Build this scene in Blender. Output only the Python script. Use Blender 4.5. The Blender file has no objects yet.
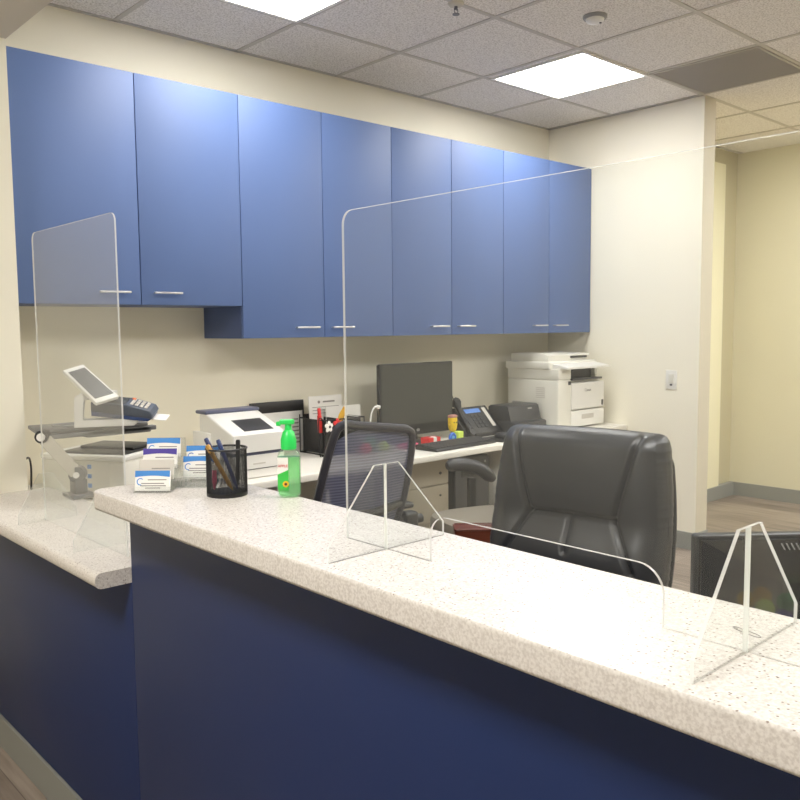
import bpy, bmesh, math, random
from mathutils import Vector, Matrix
random.seed(7)
scene = bpy.context.scene
COL = scene.collection
PI = math.pi

# ------------------------------------------------------------------ materials
def lin(c):
    c = c / 255.0
    return c / 12.92 if c <= 0.04045 else ((c + 0.055) / 1.055) ** 2.4
def rgb(r, g, b): return (lin(r), lin(g), lin(b), 1.0)

def new_mat(name):
    m = bpy.data.materials.new(name); m.use_nodes = True
    nt = m.node_tree; nt.nodes.clear()
    out = nt.nodes.new('ShaderNodeOutputMaterial')
    return m, nt, out

def mat(name, col, rough=0.5, metal=0.0, noise=0.0, scale=40, bump=0.0, bscale=200, spec=0.5, stretch=None, coat=0.0):
    m, nt, out = new_mat(name)
    b = nt.nodes.new('ShaderNodeBsdfPrincipled')
    b.inputs['Base Color'].default_value = col
    b.inputs['Roughness'].default_value = rough
    b.inputs['Metallic'].default_value = metal
    b.inputs['Specular IOR Level'].default_value = spec
    b.inputs['Coat Weight'].default_value = coat
    nt.links.new(b.outputs[0], out.inputs[0])
    tc = nt.nodes.new('ShaderNodeTexCoord')
    src = tc.outputs['Object']
    if stretch:
        mp = nt.nodes.new('ShaderNodeMapping'); mp.inputs['Scale'].default_value = stretch
        nt.links.new(src, mp.inputs[0]); src = mp.outputs[0]
    if noise > 0:
        n = nt.nodes.new('ShaderNodeTexNoise'); n.inputs['Scale'].default_value = scale; n.inputs['Detail'].default_value = 4
        nt.links.new(src, n.inputs['Vector'])
        mx = nt.nodes.new('ShaderNodeMixRGB'); mx.blend_type = 'MIX'
        d = tuple(max(0, c * (1 - noise)) for c in col[:3]) + (1,)
        l = tuple(min(1, c * (1 + noise)) for c in col[:3]) + (1,)
        mx.inputs[1].default_value = d; mx.inputs[2].default_value = l
        nt.links.new(n.outputs['Fac'], mx.inputs[0]); nt.links.new(mx.outputs[0], b.inputs['Base Color'])
    if bump > 0:
        n2 = nt.nodes.new('ShaderNodeTexNoise'); n2.inputs['Scale'].default_value = bscale; n2.inputs['Detail'].default_value = 3
        nt.links.new(src, n2.inputs['Vector'])
        bp = nt.nodes.new('ShaderNodeBump'); bp.inputs['Strength'].default_value = bump; bp.inputs['Distance'].default_value = 0.002
        nt.links.new(n2.outputs['Fac'], bp.inputs['Height']); nt.links.new(bp.outputs[0], b.inputs['Normal'])
    return m

M = {}
M['wall'] = mat('wall_paint', rgb(238, 233, 214), 0.7, noise=0.02, scale=3, bump=0.08, bscale=300)
M['wall_back'] = mat('wall_paint_back', rgb(242, 235, 213), 0.65, noise=0.02, scale=3, bump=0.08, bscale=300)
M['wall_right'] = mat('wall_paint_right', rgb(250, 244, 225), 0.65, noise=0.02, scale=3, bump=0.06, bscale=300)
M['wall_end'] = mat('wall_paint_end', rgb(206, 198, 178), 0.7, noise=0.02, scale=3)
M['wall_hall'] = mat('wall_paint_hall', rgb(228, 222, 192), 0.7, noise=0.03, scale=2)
M['wall_hall_dark'] = mat('wall_paint_hall_shade', rgb(196, 187, 152), 0.7, noise=0.03, scale=2)  # hall paint darkened to carry the shading of the end wall
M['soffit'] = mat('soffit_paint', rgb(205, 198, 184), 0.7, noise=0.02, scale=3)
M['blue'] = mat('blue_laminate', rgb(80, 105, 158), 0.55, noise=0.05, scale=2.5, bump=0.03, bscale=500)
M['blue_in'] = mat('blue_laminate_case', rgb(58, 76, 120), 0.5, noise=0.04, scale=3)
M['navy'] = mat('navy_laminate', rgb(23, 40, 84), 0.5, noise=0.10, scale=1.6, bump=0.03, bscale=500, spec=0.25)
M['base'] = mat('rubber_base', rgb(136, 137, 132), 0.6, noise=0.04, scale=6)
M['chrome'] = mat('satin_nickel', rgb(214, 214, 216), 0.28, 0.9)
M['tbar'] = mat('ceiling_tbar', rgb(196, 190, 180), 0.5)
M['black'] = mat('black_plastic', rgb(24, 24, 26), 0.45, noise=0.1, scale=60)
M['black_gloss'] = mat('black_gloss', rgb(12, 12, 14), 0.12)
M['monitor_back'] = mat('glossy_back_shell', rgb(14, 14, 15), 0.16)
M['dark'] = mat('dark_grey_plastic', rgb(52, 52, 54), 0.45, noise=0.06, scale=60)
M['screen'] = mat('matte_screen', rgb(50, 52, 50), 0.4)
M['leather'] = mat('black_leather', rgb(37, 38, 41), 0.40, noise=0.04, scale=6)
M['leather_in'] = mat('black_leather_side', rgb(34, 34, 35), 0.42, noise=0.15, scale=30, bump=0.5, bscale=160)
M['white'] = mat('white_plastic', rgb(238, 236, 230), 0.35, noise=0.015, scale=10)
M['offwhite'] = mat('warm_white_plastic', rgb(228, 225, 214), 0.4, noise=0.015, scale=10)
M['grey'] = mat('grey_plastic', rgb(150, 150, 150), 0.45)
M['midgrey'] = mat('mid_grey_metal', rgb(112, 112, 112), 0.4, 0.2)
M['taupe'] = mat('taupe_fabric', rgb(134, 126, 112), 0.85, noise=0.1, scale=90, bump=0.3, bscale=400)
M['desk'] = mat('desk_laminate', rgb(238, 234, 224), 0.32, noise=0.03, scale=40)
M['beige'] = mat('beige_metal', rgb(168, 158, 138), 0.5, noise=0.03, scale=8)
M['slate'] = mat('slate_plastic', rgb(72, 80, 94), 0.4, noise=0.06, scale=40)
M['slate_blue'] = mat('deep_blue_plastic', rgb(34, 62, 118), 0.35)
M['tan'] = mat('tan_arm_metal', rgb(196, 190, 174), 0.4)
M['paper'] = mat('paper', rgb(242, 240, 234), 0.7, noise=0.02, scale=20)
M['cardgrey'] = mat('card_grey', rgb(206, 200, 190), 0.7)
M['textgrey'] = mat('print_grey', rgb(140, 134, 130), 0.8)
M['cardblue'] = mat('card_blue', rgb(54, 128, 206), 0.6)
M['cardpurple'] = mat('card_purple', rgb(66, 48, 150), 0.6)
M['stickblue'] = mat('sticker_blue', rgb(96, 152, 226), 0.6)
M['lcdblue'] = mat('lcd_blue', rgb(92, 136, 214), 0.35)
M['red'] = mat('red_plastic', rgb(214, 40, 40), 0.4)
M['pink'] = mat('pink_paper', rgb(228, 84, 128), 0.6)
M['yellow'] = mat('yellow_plastic', rgb(246, 204, 30), 0.4)
M['gold'] = mat('gold_leaf', rgb(206, 156, 44), 0.45)
M['lime'] = mat('lime_paper', rgb(212, 236, 96), 0.6)
M['bluetoy'] = mat('blue_toy', rgb(46, 106, 206), 0.4)
M['ltblue'] = mat('light_blue', rgb(124, 186, 228), 0.5)
M['orange'] = mat('orange_key', rgb(232, 120, 60), 0.5)
M['brown'] = mat('red_brown_wood', rgb(84, 34, 16), 0.4, noise=0.3, scale=18, stretch=(1, 1, 8))
M['greenpump'] = mat('green_pump', rgb(30, 212, 84), 0.35)
M['green'] = mat('green_print', rgb(46, 190, 62), 0.5)
M['toygreen'] = mat('toy_green', rgb(30, 140, 60), 0.45)
M['lidnavy'] = mat('lid_navy_grey', rgb(76, 80, 104), 0.4)
M['penblue'] = mat('pen_navy', rgb(28, 46, 96), 0.35)
M['pengold'] = mat('pen_tan', rgb(176, 132, 60), 0.35, 0.3)
M['clip'] = mat('wire_steel', rgb(176, 172, 170), 0.3, 0.8)
M['mustard'] = mat('pale_trim', rgb(246, 240, 206), 0.6)
M['meshwire'] = mat('black_wire', rgb(20, 20, 22), 0.45, 0.3)
M['bluemesh_frame'] = mat('chair_frame', rgb(44, 44, 52), 0.35)

def emission(name, col, s):
    m, nt, out = new_mat(name)
    e = nt.nodes.new('ShaderNodeEmission'); e.inputs[0].default_value = col; e.inputs[1].default_value = s
    nt.links.new(e.outputs[0], out.inputs[0]); return m
M['lamp'] = emission('lamp_diffuser', (1.0, 0.975, 0.93, 1), 11.5)
M['added_lamp_rear'] = emission('added_diffuser_rear', (1.0, 0.975, 0.93, 1), 20.0)
M['added_lamp_hall'] = emission('added_diffuser_hall', (1.0, 0.96, 0.90, 1), 19.0)
M['added_lamp_lobby'] = emission('added_diffuser_lobby', (1.0, 0.965, 0.91, 1), 30.0)

def clear(name, tint=(0.97, 0.98, 0.975, 1), haze=0.012, hazecol=(0.9, 0.9, 0.88, 1), gain=0.72, rough=0.02):
    """thin clear sheet: tinted see-through + surface reflection on the outer side + a little scatter"""
    m, nt, out = new_mat(name)
    tr = nt.nodes.new('ShaderNodeBsdfTransparent'); tr.inputs[0].default_value = tint
    gl = nt.nodes.new('ShaderNodeBsdfGlossy'); gl.inputs['Roughness'].default_value = rough
    df = nt.nodes.new('ShaderNodeBsdfDiffuse'); df.inputs[0].default_value = hazecol
    fr = nt.nodes.new('ShaderNodeFresnel'); fr.inputs[0].default_value = 1.49
    geo = nt.nodes.new('ShaderNodeNewGeometry')
    inv = nt.nodes.new('ShaderNodeMath'); inv.operation = 'SUBTRACT'; inv.inputs[0].default_value = 1
    nt.links.new(geo.outputs['Backfacing'], inv.inputs[1])
    mu = nt.nodes.new('ShaderNodeMath'); mu.operation = 'MULTIPLY'
    nt.links.new(fr.outputs[0], mu.inputs[0]); nt.links.new(inv.outputs[0], mu.inputs[1])
    g2 = nt.nodes.new('ShaderNodeMath'); g2.operation = 'MULTIPLY'; g2.inputs[1].default_value = gain; g2.use_clamp = True
    nt.links.new(mu.outputs[0], g2.inputs[0])
    m1 = nt.nodes.new('ShaderNodeMixShader'); m1.inputs[0].default_value = haze
    nt.links.new(tr.outputs[0], m1.inputs[1]); nt.links.new(df.outputs[0], m1.inputs[2])
    m2 = nt.nodes.new('ShaderNodeMixShader')
    nt.links.new(g2.outputs[0], m2.inputs[0]); nt.links.new(m1.outputs[0], m2.inputs[1]); nt.links.new(gl.outputs[0], m2.inputs[2])
    nt.links.new(m2.outputs[0], out.inputs[0]); return m
M['acrylic'] = clear('clear_acrylic')
M['acrylic_reflect'] = clear('acrylic_reflection_haze', haze=0.065, hazecol=(0.9, 0.89, 0.86, 1), gain=1.0)  # pale diffuse haze stands in for the lobby reflected in the sheet
M['acrylic_holder'] = clear('holder_acrylic', haze=0.06, gain=2.0)
M['gel'] = clear('green_gel', tint=(0.50, 0.93, 0.50, 1), haze=0.35, hazecol=rgb(70, 214, 110), gain=1.5)
M['bottle'] = clear('clear_bottle', tint=(0.90, 0.98, 0.90, 1), haze=0.12, hazecol=rgb(215, 240, 215), gain=2)

def edge_mat():
    m, nt, out = new_mat('acrylic_edge')
    tr = nt.nodes.new('ShaderNodeBsdfTransparent'); tr.inputs[0].default_value = (0.95, 0.97, 0.96, 1)
    b = nt.nodes.new('ShaderNodeBsdfPrincipled'); b.inputs['Base Color'].default_value = (0.93, 0.93, 0.90, 1); b.inputs['Roughness'].default_value = 0.2
    tl = nt.nodes.new('ShaderNodeBsdfTranslucent'); tl.inputs[0].default_value = (0.95, 0.95, 0.92, 1)
    a = nt.nodes.new('ShaderNodeMixShader'); a.inputs[0].default_value = 0.5
    nt.links.new(b.outputs[0], a.inputs[1]); nt.links.new(tl.outputs[0], a.inputs[2])
    mx = nt.nodes.new('ShaderNodeMixShader'); mx.inputs[0].default_value = 0.7
    nt.links.new(tr.outputs[0], mx.inputs[1]); nt.links.new(a.outputs[0], mx.inputs[2]); nt.links.new(mx.outputs[0], out.inputs[0])
    return m
M['edge'] = edge_mat()
def seat_line():
    m, nt, out = new_mat('acrylic_base_edge')
    tr = nt.nodes.new('ShaderNodeBsdfTransparent'); tr.inputs[0].default_value = (0.66, 0.67, 0.66, 1)  # grey tint paints the dark refraction line where the sheet meets the counter
    nt.links.new(tr.outputs[0], out.inputs[0]); return m
M['base_edge'] = seat_line()

def stone():
    m, nt, out = new_mat('speckled_solid_surface')
    b = nt.nodes.new('ShaderNodeBsdfPrincipled'); b.inputs['Roughness'].default_value = 0.24
    tc = nt.nodes.new('ShaderNodeTexCoord')
    n = nt.nodes.new('ShaderNodeTexNoise'); n.inputs['Scale'].default_value = 260; n.inputs['Detail'].default_value = 3
    v = nt.nodes.new('ShaderNodeTexVoronoi'); v.inputs['Scale'].default_value = 190
    v2 = nt.nodes.new('ShaderNodeTexVoronoi'); v2.inputs['Scale'].default_value = 95
    for t in (n, v, v2): nt.links.new(tc.outputs['Object'], t.inputs['Vector'])
    r0 = nt.nodes.new('ShaderNodeValToRGB'); r0.color_ramp.elements[0].position = 0.36; r0.color_ramp.elements[1].position = 0.62
    r0.color_ramp.elements[0].color = rgb(210, 202, 194); r0.color_ramp.elements[1].color = rgb(235, 229, 222)
    nt.links.new(n.outputs['Fac'], r0.inputs[0])
    def fleck(vor, lo, hi, thr, colr, prev):
        # a fleck only in cells whose random colour passes thr, and only near the cell centre
        rr = nt.nodes.new('ShaderNodeValToRGB'); rr.color_ramp.elements[0].position = lo; rr.color_ramp.elements[1].position = hi
        rr.color_ramp.elements[0].color = (1, 1, 1, 1); rr.color_ramp.elements[1].color = (0, 0, 0, 1)
        nt.links.new(vor.outputs['Distance'], rr.inputs[0])
        sp = nt.nodes.new('ShaderNodeSeparateColor'); nt.links.new(vor.outputs['Color'], sp.inputs[0])
        g = nt.nodes.new('ShaderNodeMath'); g.operation = 'GREATER_THAN'; g.inputs[1].default_value = thr
        nt.links.new(sp.outputs[0], g.inputs[0])
        mu = nt.nodes.new('ShaderNodeMath'); mu.operation = 'MULTIPLY'
        nt.links.new(rr.outputs[0], mu.inputs[0]); nt.links.new(g.outputs[0], mu.inputs[1])
        mx = nt.nodes.new('ShaderNodeMixRGB'); mx.inputs[2].default_value = colr
        nt.links.new(mu.outputs[0], mx.inputs[0]); nt.links.new(prev, mx.inputs[1]); return mx.outputs[0]
    c = fleck(v, 0.16, 0.34, 0.70, rgb(138, 122, 112), r0.outputs[0])
    c = fleck(v2, 0.07, 0.17, 0.86, rgb(84, 76, 74), c)
    nt.links.new(c, b.inputs['Base Color']); nt.links.new(b.outputs[0], out.inputs[0]); return m
M['stone'] = stone()

def wood_floor():
    m, nt, out = new_mat('vinyl_plank_floor')
    b = nt.nodes.new('ShaderNodeBsdfPrincipled'); b.inputs['Roughness'].default_value = 0.42
    tc = nt.nodes.new('ShaderNodeTexCoord')
    mp = nt.nodes.new('ShaderNodeMapping'); mp.inputs['Rotation'].default_value = (0, 0, PI / 2)
    nt.links.new(tc.outputs['Object'], mp.inputs[0])
    br = nt.nodes.new('ShaderNodeTexBrick'); br.inputs['Scale'].default_value = 1
    br.inputs['Brick Width'].default_value = 1.2; br.inputs['Row Height'].default_value = 0.15; br.inputs['Mortar Size'].default_value = 0.0015
    br.inputs['Color1'].default_value = (0.25, 0.25, 0.25, 1); br.inputs['Color2'].default_value = (0.75, 0.75, 0.75, 1); br.inputs['Mortar'].default_value = (0, 0, 0, 1)
    nt.links.new(mp.outputs[0], br.inputs['Vector'])
    mp2 = nt.nodes.new('ShaderNodeMapping'); mp2.inputs['Scale'].default_value = (22, 1.3, 1)
    nt.links.new(tc.outputs['Object'], mp2.inputs[0])
    n = nt.nodes.new('ShaderNodeTexNoise'); n.inputs['Scale'].default_value = 2.2; n.inputs['Detail'].default_value = 6
    nt.links.new(mp2.outputs[0], n.inputs['Vector'])
    mx = nt.nodes.new('ShaderNodeMixRGB'); mx.inputs[0].default_value = 0.35
    nt.links.new(n.outputs['Fac'], mx.inputs[1]); nt.links.new(br.outputs['Color'], mx.inputs[2])
    r = nt.nodes.new('ShaderNodeValToRGB')
    r.color_ramp.elements[0].position = 0.3; r.color_ramp.elements[0].color = rgb(92, 78, 70)
    r.color_ramp.elements[1].position = 0.68; r.color_ramp.elements[1].color = rgb(158, 144, 132)
    nt.links.new(mx.outputs[0], r.inputs[0]); nt.links.new(r.outputs[0], b.inputs['Base Color'])
    nt.links.new(b.outputs[0], out.inputs[0]); return m
M['floor'] = wood_floor()

def tiles():
    m, nt, out = new_mat('mineral_fibre_tile')
    b = nt.nodes.new('ShaderNodeBsdfPrincipled'); b.inputs['Roughness'].default_value = 0.9
    tc = nt.nodes.new('ShaderNodeTexCoord')
    n = nt.nodes.new('ShaderNodeTexNoise'); n.inputs['Scale'].default_value = 130; n.inputs['Detail'].default_value = 4
    nt.links.new(tc.outputs['Object'], n.inputs['Vector'])
    r = nt.nodes.new('ShaderNodeValToRGB')
    r.color_ramp.elements[0].position = 0.36; r.color_ramp.elements[0].color = rgb(206, 200, 192)
    r.color_ramp.elements[1].position = 0.56; r.color_ramp.elements[1].color = rgb(246, 242, 236)
    nt.links.new(n.outputs['Fac'], r.inputs[0]); nt.links.new(r.outputs[0], b.inputs['Base Color'])
    bp = nt.nodes.new('ShaderNodeBump'); bp.inputs['Strength'].default_value = 0.4; bp.inputs['Distance'].default_value = 0.003
    nt.links.new(n.outputs['Fac'], bp.inputs['Height']); nt.links.new(bp.outputs[0], b.inputs['Normal'])
    nt.links.new(b.outputs[0], out.inputs[0]); return m
M['tiles'] = tiles()

def fabric_mesh(name, dark, light, alpha):
    m, nt, out = new_mat(name)
    b = nt.nodes.new('ShaderNodeBsdfPrincipled'); b.inputs['Roughness'].default_value = 0.6
    tc = nt.nodes.new('ShaderNodeTexCoord')
    w = nt.nodes.new('ShaderNodeTexWave'); w.bands_direction = 'Z'; w.inputs['Scale'].default_value = 28; w.inputs['Distortion'].default_value = 0.6
    nt.links.new(tc.outputs['Object'], w.inputs['Vector'])
    mx = nt.nodes.new('ShaderNodeMixRGB'); mx.inputs[1].default_value = dark; mx.inputs[2].default_value = light
    nt.links.new(w.outputs['Fac'], mx.inputs[0]); nt.links.new(mx.outputs[0], b.inputs['Base Color'])
    tr = nt.nodes.new('ShaderNodeBsdfTransparent')
    ms = nt.nodes.new('ShaderNodeMixShader'); ms.inputs[0].default_value = alpha
    nt.links.new(tr.outputs[0], ms.inputs[1]); nt.links.new(b.outputs[0], ms.inputs[2]); nt.links.new(ms.outputs[0], out.inputs[0]); return m
M['bluemesh'] = fabric_mesh('blue_grey_mesh', rgb(66, 70, 96), rgb(104, 108, 134), 0.86)
M['netblack'] = fabric_mesh('black_net', rgb(18, 18, 20), rgb(34, 34, 36), 0.82)

# ------------------------------------------------------------------ mesh helpers
def BM(): return bmesh.new()

def smooth_by_angle(me, ang=0.6):
    for p in me.polygons: p.use_smooth = True
    try: me.set_sharp_from_angle(angle=ang)
    except Exception: pass

def obj(name, bm, m, parent=None, smooth=True, loc=(0, 0, 0), rot=(0, 0, 0), mats=None):
    me = bpy.data.meshes.new(name)
    bmesh.ops.recalc_face_normals(bm, faces=bm.faces[:])
    bm.to_mesh(me); bm.free()
    for x in (mats or [m]): me.materials.append(x)
    if smooth: smooth_by_angle(me)
    o = bpy.data.objects.new(name, me); COL.objects.link(o)
    o.location = loc; o.rotation_euler = rot
    if parent: o.parent = parent
    return o

def tag(o, label, cat, group=None):
    o['label'] = label; o['category'] = cat
    if group: o['group'] = group
    return o

def thing(name, label, cat, loc=(0, 0, 0), rz=0, group=None, rot=None):
    o = bpy.data.objects.new(name, None); COL.objects.link(o); o.empty_display_size = 0.05
    o.location = loc; o.rotation_euler = rot if rot else (0, 0, rz)
    return tag(o, label, cat, group)

def struct(name, bm, m, smooth=False, mats=None):
    o = obj(name, bm, m, None, smooth, mats=mats); o['kind'] = 'structure'; return o

def box(bm, x0, x1, y0, y1, z0, z1, bev=0.0, seg=2, mi=0, mx=None):
    vs = [bm.verts.new((x, y, z)) for x in (x0, x1) for y in (y0, y1) for z in (z0, z1)]
    idx = [(0, 1, 3, 2), (4, 6, 7, 5), (0, 4, 5, 1), (2, 3, 7, 6), (0, 2, 6, 4), (1, 5, 7, 3)]
    fs = [bm.faces.new([vs[i] for i in q]) for q in idx]
    for f in fs: f.material_index = mi
    geom_v = vs
    if bev > 0:
        es = list({e for f in fs for e in f.edges})
        r = bmesh.ops.bevel(bm, geom=es, offset=bev, segments=seg, profile=0.5, affect='EDGES', clamp_overlap=True)
        geom_v = list({v for f in r['faces'] for v in f.verts} | {v for v in vs if v.is_valid})
        for f in r['faces']: f.material_index = mi
    if mx is not None: bmesh.ops.transform(bm, matrix=mx, verts=[v for v in geom_v if v.is_valid])
    return geom_v

def prism(bm, pts, axis, a, b, bev=0.0, seg=2, mi=0, side_mi=None):
    """extrude a 2-D outline along an axis from a to b; outline coords are the two other axes in xyz order"""
    def mk(p, t):
        if axis == 'x': return (t, p[0], p[1])
        if axis == 'y': return (p[0], t, p[1])
        return (p[0], p[1], t)
    A = [bm.verts.new(mk(p, a)) for p in pts]; B = [bm.verts.new(mk(p, b)) for p in pts]
    n = len(pts); fs = [bm.faces.new(A), bm.faces.new(list(reversed(B)))]
    sides = [bm.faces.new([A[i], A[(i + 1) % n], B[(i + 1) % n], B[i]]) for i in range(n)]
    for f in fs: f.material_index = mi
    for f in sides: f.material_index = mi if side_mi is None else side_mi
    if bev > 0:
        es = list({e for f in fs for e in f.edges})
        r = bmesh.ops.bevel(bm, geom=es, offset=bev, segments=seg, profile=0.5, affect='EDGES', clamp_overlap=True)
        for f in r['faces']: f.material_index = mi if side_mi is None else side_mi
    return A + B

def cyl(bm, p0, p1, r0, r1=None, n=20, cap=True, mi=0):
    p0 = Vector(p0); p1 = Vector(p1); r1 = r0 if r1 is None else r1
    d = (p1 - p0).normalized(); q = d.to_track_quat('Z', 'Y')
    A = []; B = []
    for i in range(n):
        a = 2 * PI * i / n; v = Vector((math.cos(a), math.sin(a), 0))
        A.append(bm.verts.new(p0 + q @ (v * r0))); B.append(bm.verts.new(p1 + q @ (v * r1)))
    for i in range(n):
        f = bm.faces.new([A[i], A[(i + 1) % n], B[(i + 1) % n], B[i]]); f.material_index = mi
    if cap:
        for loop in (list(reversed(A)), B):
            f = bm.faces.new(loop); f.material_index = mi
    return A + B

def tube(bm, pts, r, n=10, closed=False, mi=0):
    pts = [Vector(p) for p in pts]; N = len(pts); rings = []
    prev = None
    for i, p in enumerate(pts):
        if closed: t = (pts[(i + 1) % N] - pts[i - 1])
        else: t = (pts[min(i + 1, N - 1)] - pts[max(i - 1, 0)])
        t.normalize()
        if prev is None:
            up = Vector((0, 0, 1)) if abs(t.z) < 0.9 else Vector((1, 0, 0))
            u = t.cross(up).normalized()
        else:
            u = (prev - t * prev.dot(t)).normalized()
        prev = u; w = t.cross(u)
        rr = r[i] if isinstance(r, (list, tuple)) else r
        rings.append([bm.verts.new(p + (u * math.cos(2 * PI * k / n) + w * math.sin(2 * PI * k / n)) * rr) for k in range(n)])
    for i in range(N if closed else N - 1):
        a = rings[i]; b = rings[(i + 1) % N]
        for k in range(n):
            f = bm.faces.new([a[k], a[(k + 1) % n], b[(k + 1) % n], b[k]]); f.material_index = mi
    if not closed:
        bm.faces.new(list(reversed(rings[0]))).material_index = mi; bm.faces.new(rings[-1]).material_index = mi

def lathe(bm, prof, c=(0, 0, 0), n=28, sx=1, sy=1, mi=0):
    """profile (r,z) turned about z"""
    rings = []
    for r, z in prof:
        rings.append([bm.verts.new((c[0] + sx * r * math.cos(2 * PI * k / n), c[1] + sy * r * math.sin(2 * PI * k / n), c[2] + z)) for k in range(n)])
    for a, b in zip(rings, rings[1:]):
        for k in range(n):
            bm.faces.new([a[k], a[(k + 1) % n], b[(k + 1) % n], b[k]]).material_index = mi
    bm.faces.new(list(reversed(rings[0]))).material_index = mi; bm.faces.new(rings[-1]).material_index = mi

def loft(bm, rings, cap=True):
    R = [[bm.verts.new(p) for p in ring] for ring in rings]; n = len(R[0])
    for a, b in zip(R, R[1:]):
        for k in range(n): bm.faces.new([a[k], a[(k + 1) % n], b[(k + 1) % n], b[k]])
    if cap: bm.faces.new(list(reversed(R[0]))); bm.faces.new(R[-1])
    return R

def smoothpath(pts, k=6):
    """Catmull-Rom through the points"""
    P = [Vector(p) for p in pts]; P = [P[0] * 2 - P[1]] + P + [P[-1] * 2 - P[-2]]; out = []
    for i in range(1, len(P) - 2):
        for j in range(k):
            t = j / k; a, b, c, d = P[i - 1], P[i], P[i + 1], P[i + 2]
            out.append(0.5 * ((2 * b) + (c - a) * t + (2 * a - 5 * b + 4 * c - d) * t * t + (3 * b - a - 3 * c + d) * t ** 3))
    out.append(P[-2]); return out

def superring(w, t, cx, cy, z, n=64, ex=0.35, ey=0.5):
    r = []
    for i in range(n):
        a = 2 * PI * i / n; c, s = math.cos(a), math.sin(a)
        r.append((cx + w * math.copysign(abs(c) ** ex, c), cy + t * math.copysign(abs(s) ** ey, s), z))
    return r

def text_mesh(name, s, size, m, parent, loc, rot, extrude=0.0003):
    cu = bpy.data.curves.new(name, 'FONT'); cu.body = s; cu.size = size; cu.align_x = 'CENTER'; cu.align_y = 'CENTER'; cu.extrude = extrude
    t = bpy.data.objects.new(name, cu); COL.objects.link(t)
    dg = bpy.context.evaluated_depsgraph_get(); dg.update()
    me = bpy.data.meshes.new_from_object(t.evaluated_get(dg))
    COL.objects.unlink(t); bpy.data.objects.remove(t); bpy.data.curves.remove(cu)
    me.materials.clear(); me.materials.append(m)
    o = bpy.data.objects.new(name, me); COL.objects.link(o); o.parent = parent; o.location = loc; o.rotation_euler = rot
    return o

def dup(root, loc, rz=None, label=None, group=None):
    r = root.copy(); COL.objects.link(r); r.location = loc
    if rz is not None: r.rotation_euler = (0, 0, rz)
    if label: r['label'] = label
    if group: r['group'] = group
    for ch in list(root.children):
        c = ch.copy(); COL.objects.link(c); c.parent = r
        for g in ch.children:
            d = g.copy(); COL.objects.link(d); d.parent = c
    return r

# ------------------------------------------------------------------ key dimensions (metres)
ZC = 2.717                      # ceiling
XW, YW = 4.6775, 3.565          # right wall, back wall
T = 0.61; GX, GY = 4.0457, 3.0582
XL, YB = -2.2, -2.8             # lobby far walls
XH, YH = 6.47, 3.09             # hallway walls
ZT, ZL, ZD = 1.025, 0.83, 0.74  # transaction counter, low counter, desk

# ------------------------------------------------------------------ setting
b = BM(); box(b, XL - .1, XH + .1, YB - .1, YW + .1, -0.06, 0); struct('floor', b, M['floor'])
b = BM(); box(b, XL - .1, XH + .1, YB - .1, YW + .1, ZC, ZC + 0.06); struct('ceiling', b, M['tiles'])
b = BM()
xs = [GX + T * i for i in range(-11, 4)]; ys = [GY + T * j for j in range(-10, 1)]
for x in xs:
    if XL < x < XH: box(b, x - .011, x + .011, YB, YW, ZC - .004, ZC + .002)
for y in ys:
    if YB < y < YW: box(b, XL, XH, y - .011, y + .011, ZC - .0035, ZC + .002)
box(b, 0.958, XW, YW - .02, YW, ZC - .004, ZC); box(b, XW - .02, XW, 2.4417, YW, ZC - .004, ZC)
struct('trim_1', b, M['tbar'])
b = BM(); box(b, XL, XW + .14, YW, YW + .1, 0, ZC); struct('wall_back', b, M['wall_back'])
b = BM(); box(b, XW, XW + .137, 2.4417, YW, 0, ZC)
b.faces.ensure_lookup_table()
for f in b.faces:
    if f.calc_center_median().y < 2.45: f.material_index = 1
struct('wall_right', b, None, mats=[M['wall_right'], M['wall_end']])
b = BM(); box(b, 0.807, 0.958, 2.96, YW, 0, ZC); struct('wall_left', b, M['wall'])
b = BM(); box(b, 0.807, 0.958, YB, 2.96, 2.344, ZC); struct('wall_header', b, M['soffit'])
b = BM(); box(b, XL - .1, XL, YB, YW, 0, ZC); struct('wall_lobby', b, M['wall'])
b = BM(); box(b, XL, XH, YB - .1, YB, 0, ZC); struct('wall_rear', b, M['wall'])
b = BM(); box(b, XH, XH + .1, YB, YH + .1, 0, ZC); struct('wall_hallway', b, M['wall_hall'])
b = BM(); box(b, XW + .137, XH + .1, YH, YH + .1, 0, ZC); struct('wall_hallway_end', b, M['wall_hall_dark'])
b = BM(); box(b, 5.6, 6.22, YH - .03, YH, 0.0, 2.60, .004); struct('trim_2', b, M['mustard'])
# baseboards
def bb(name, x0, x1, y0, y1, h=0.107):
    b = BM(); box(b, x0, x1, y0, y1, 0, h, .002); struct(name, b, M['base'])
bb('baseboard_right', XW - .008, XW, 2.434, YW)
bb('baseboard_right_end', XW - .008, XW + .145, 2.434, 2.4417)
bb('baseboard_back', 0.958, XW - .008, YW - .008, YW)
bb('baseboard_hallway', XH - .008, XH, YB, YH)
bb('baseboard_hallway_end', XW + .137, XH - .008, YH - .038, YH)
bb('baseboard_counter', 0.797, 0.807, YB, 2.96)

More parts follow.
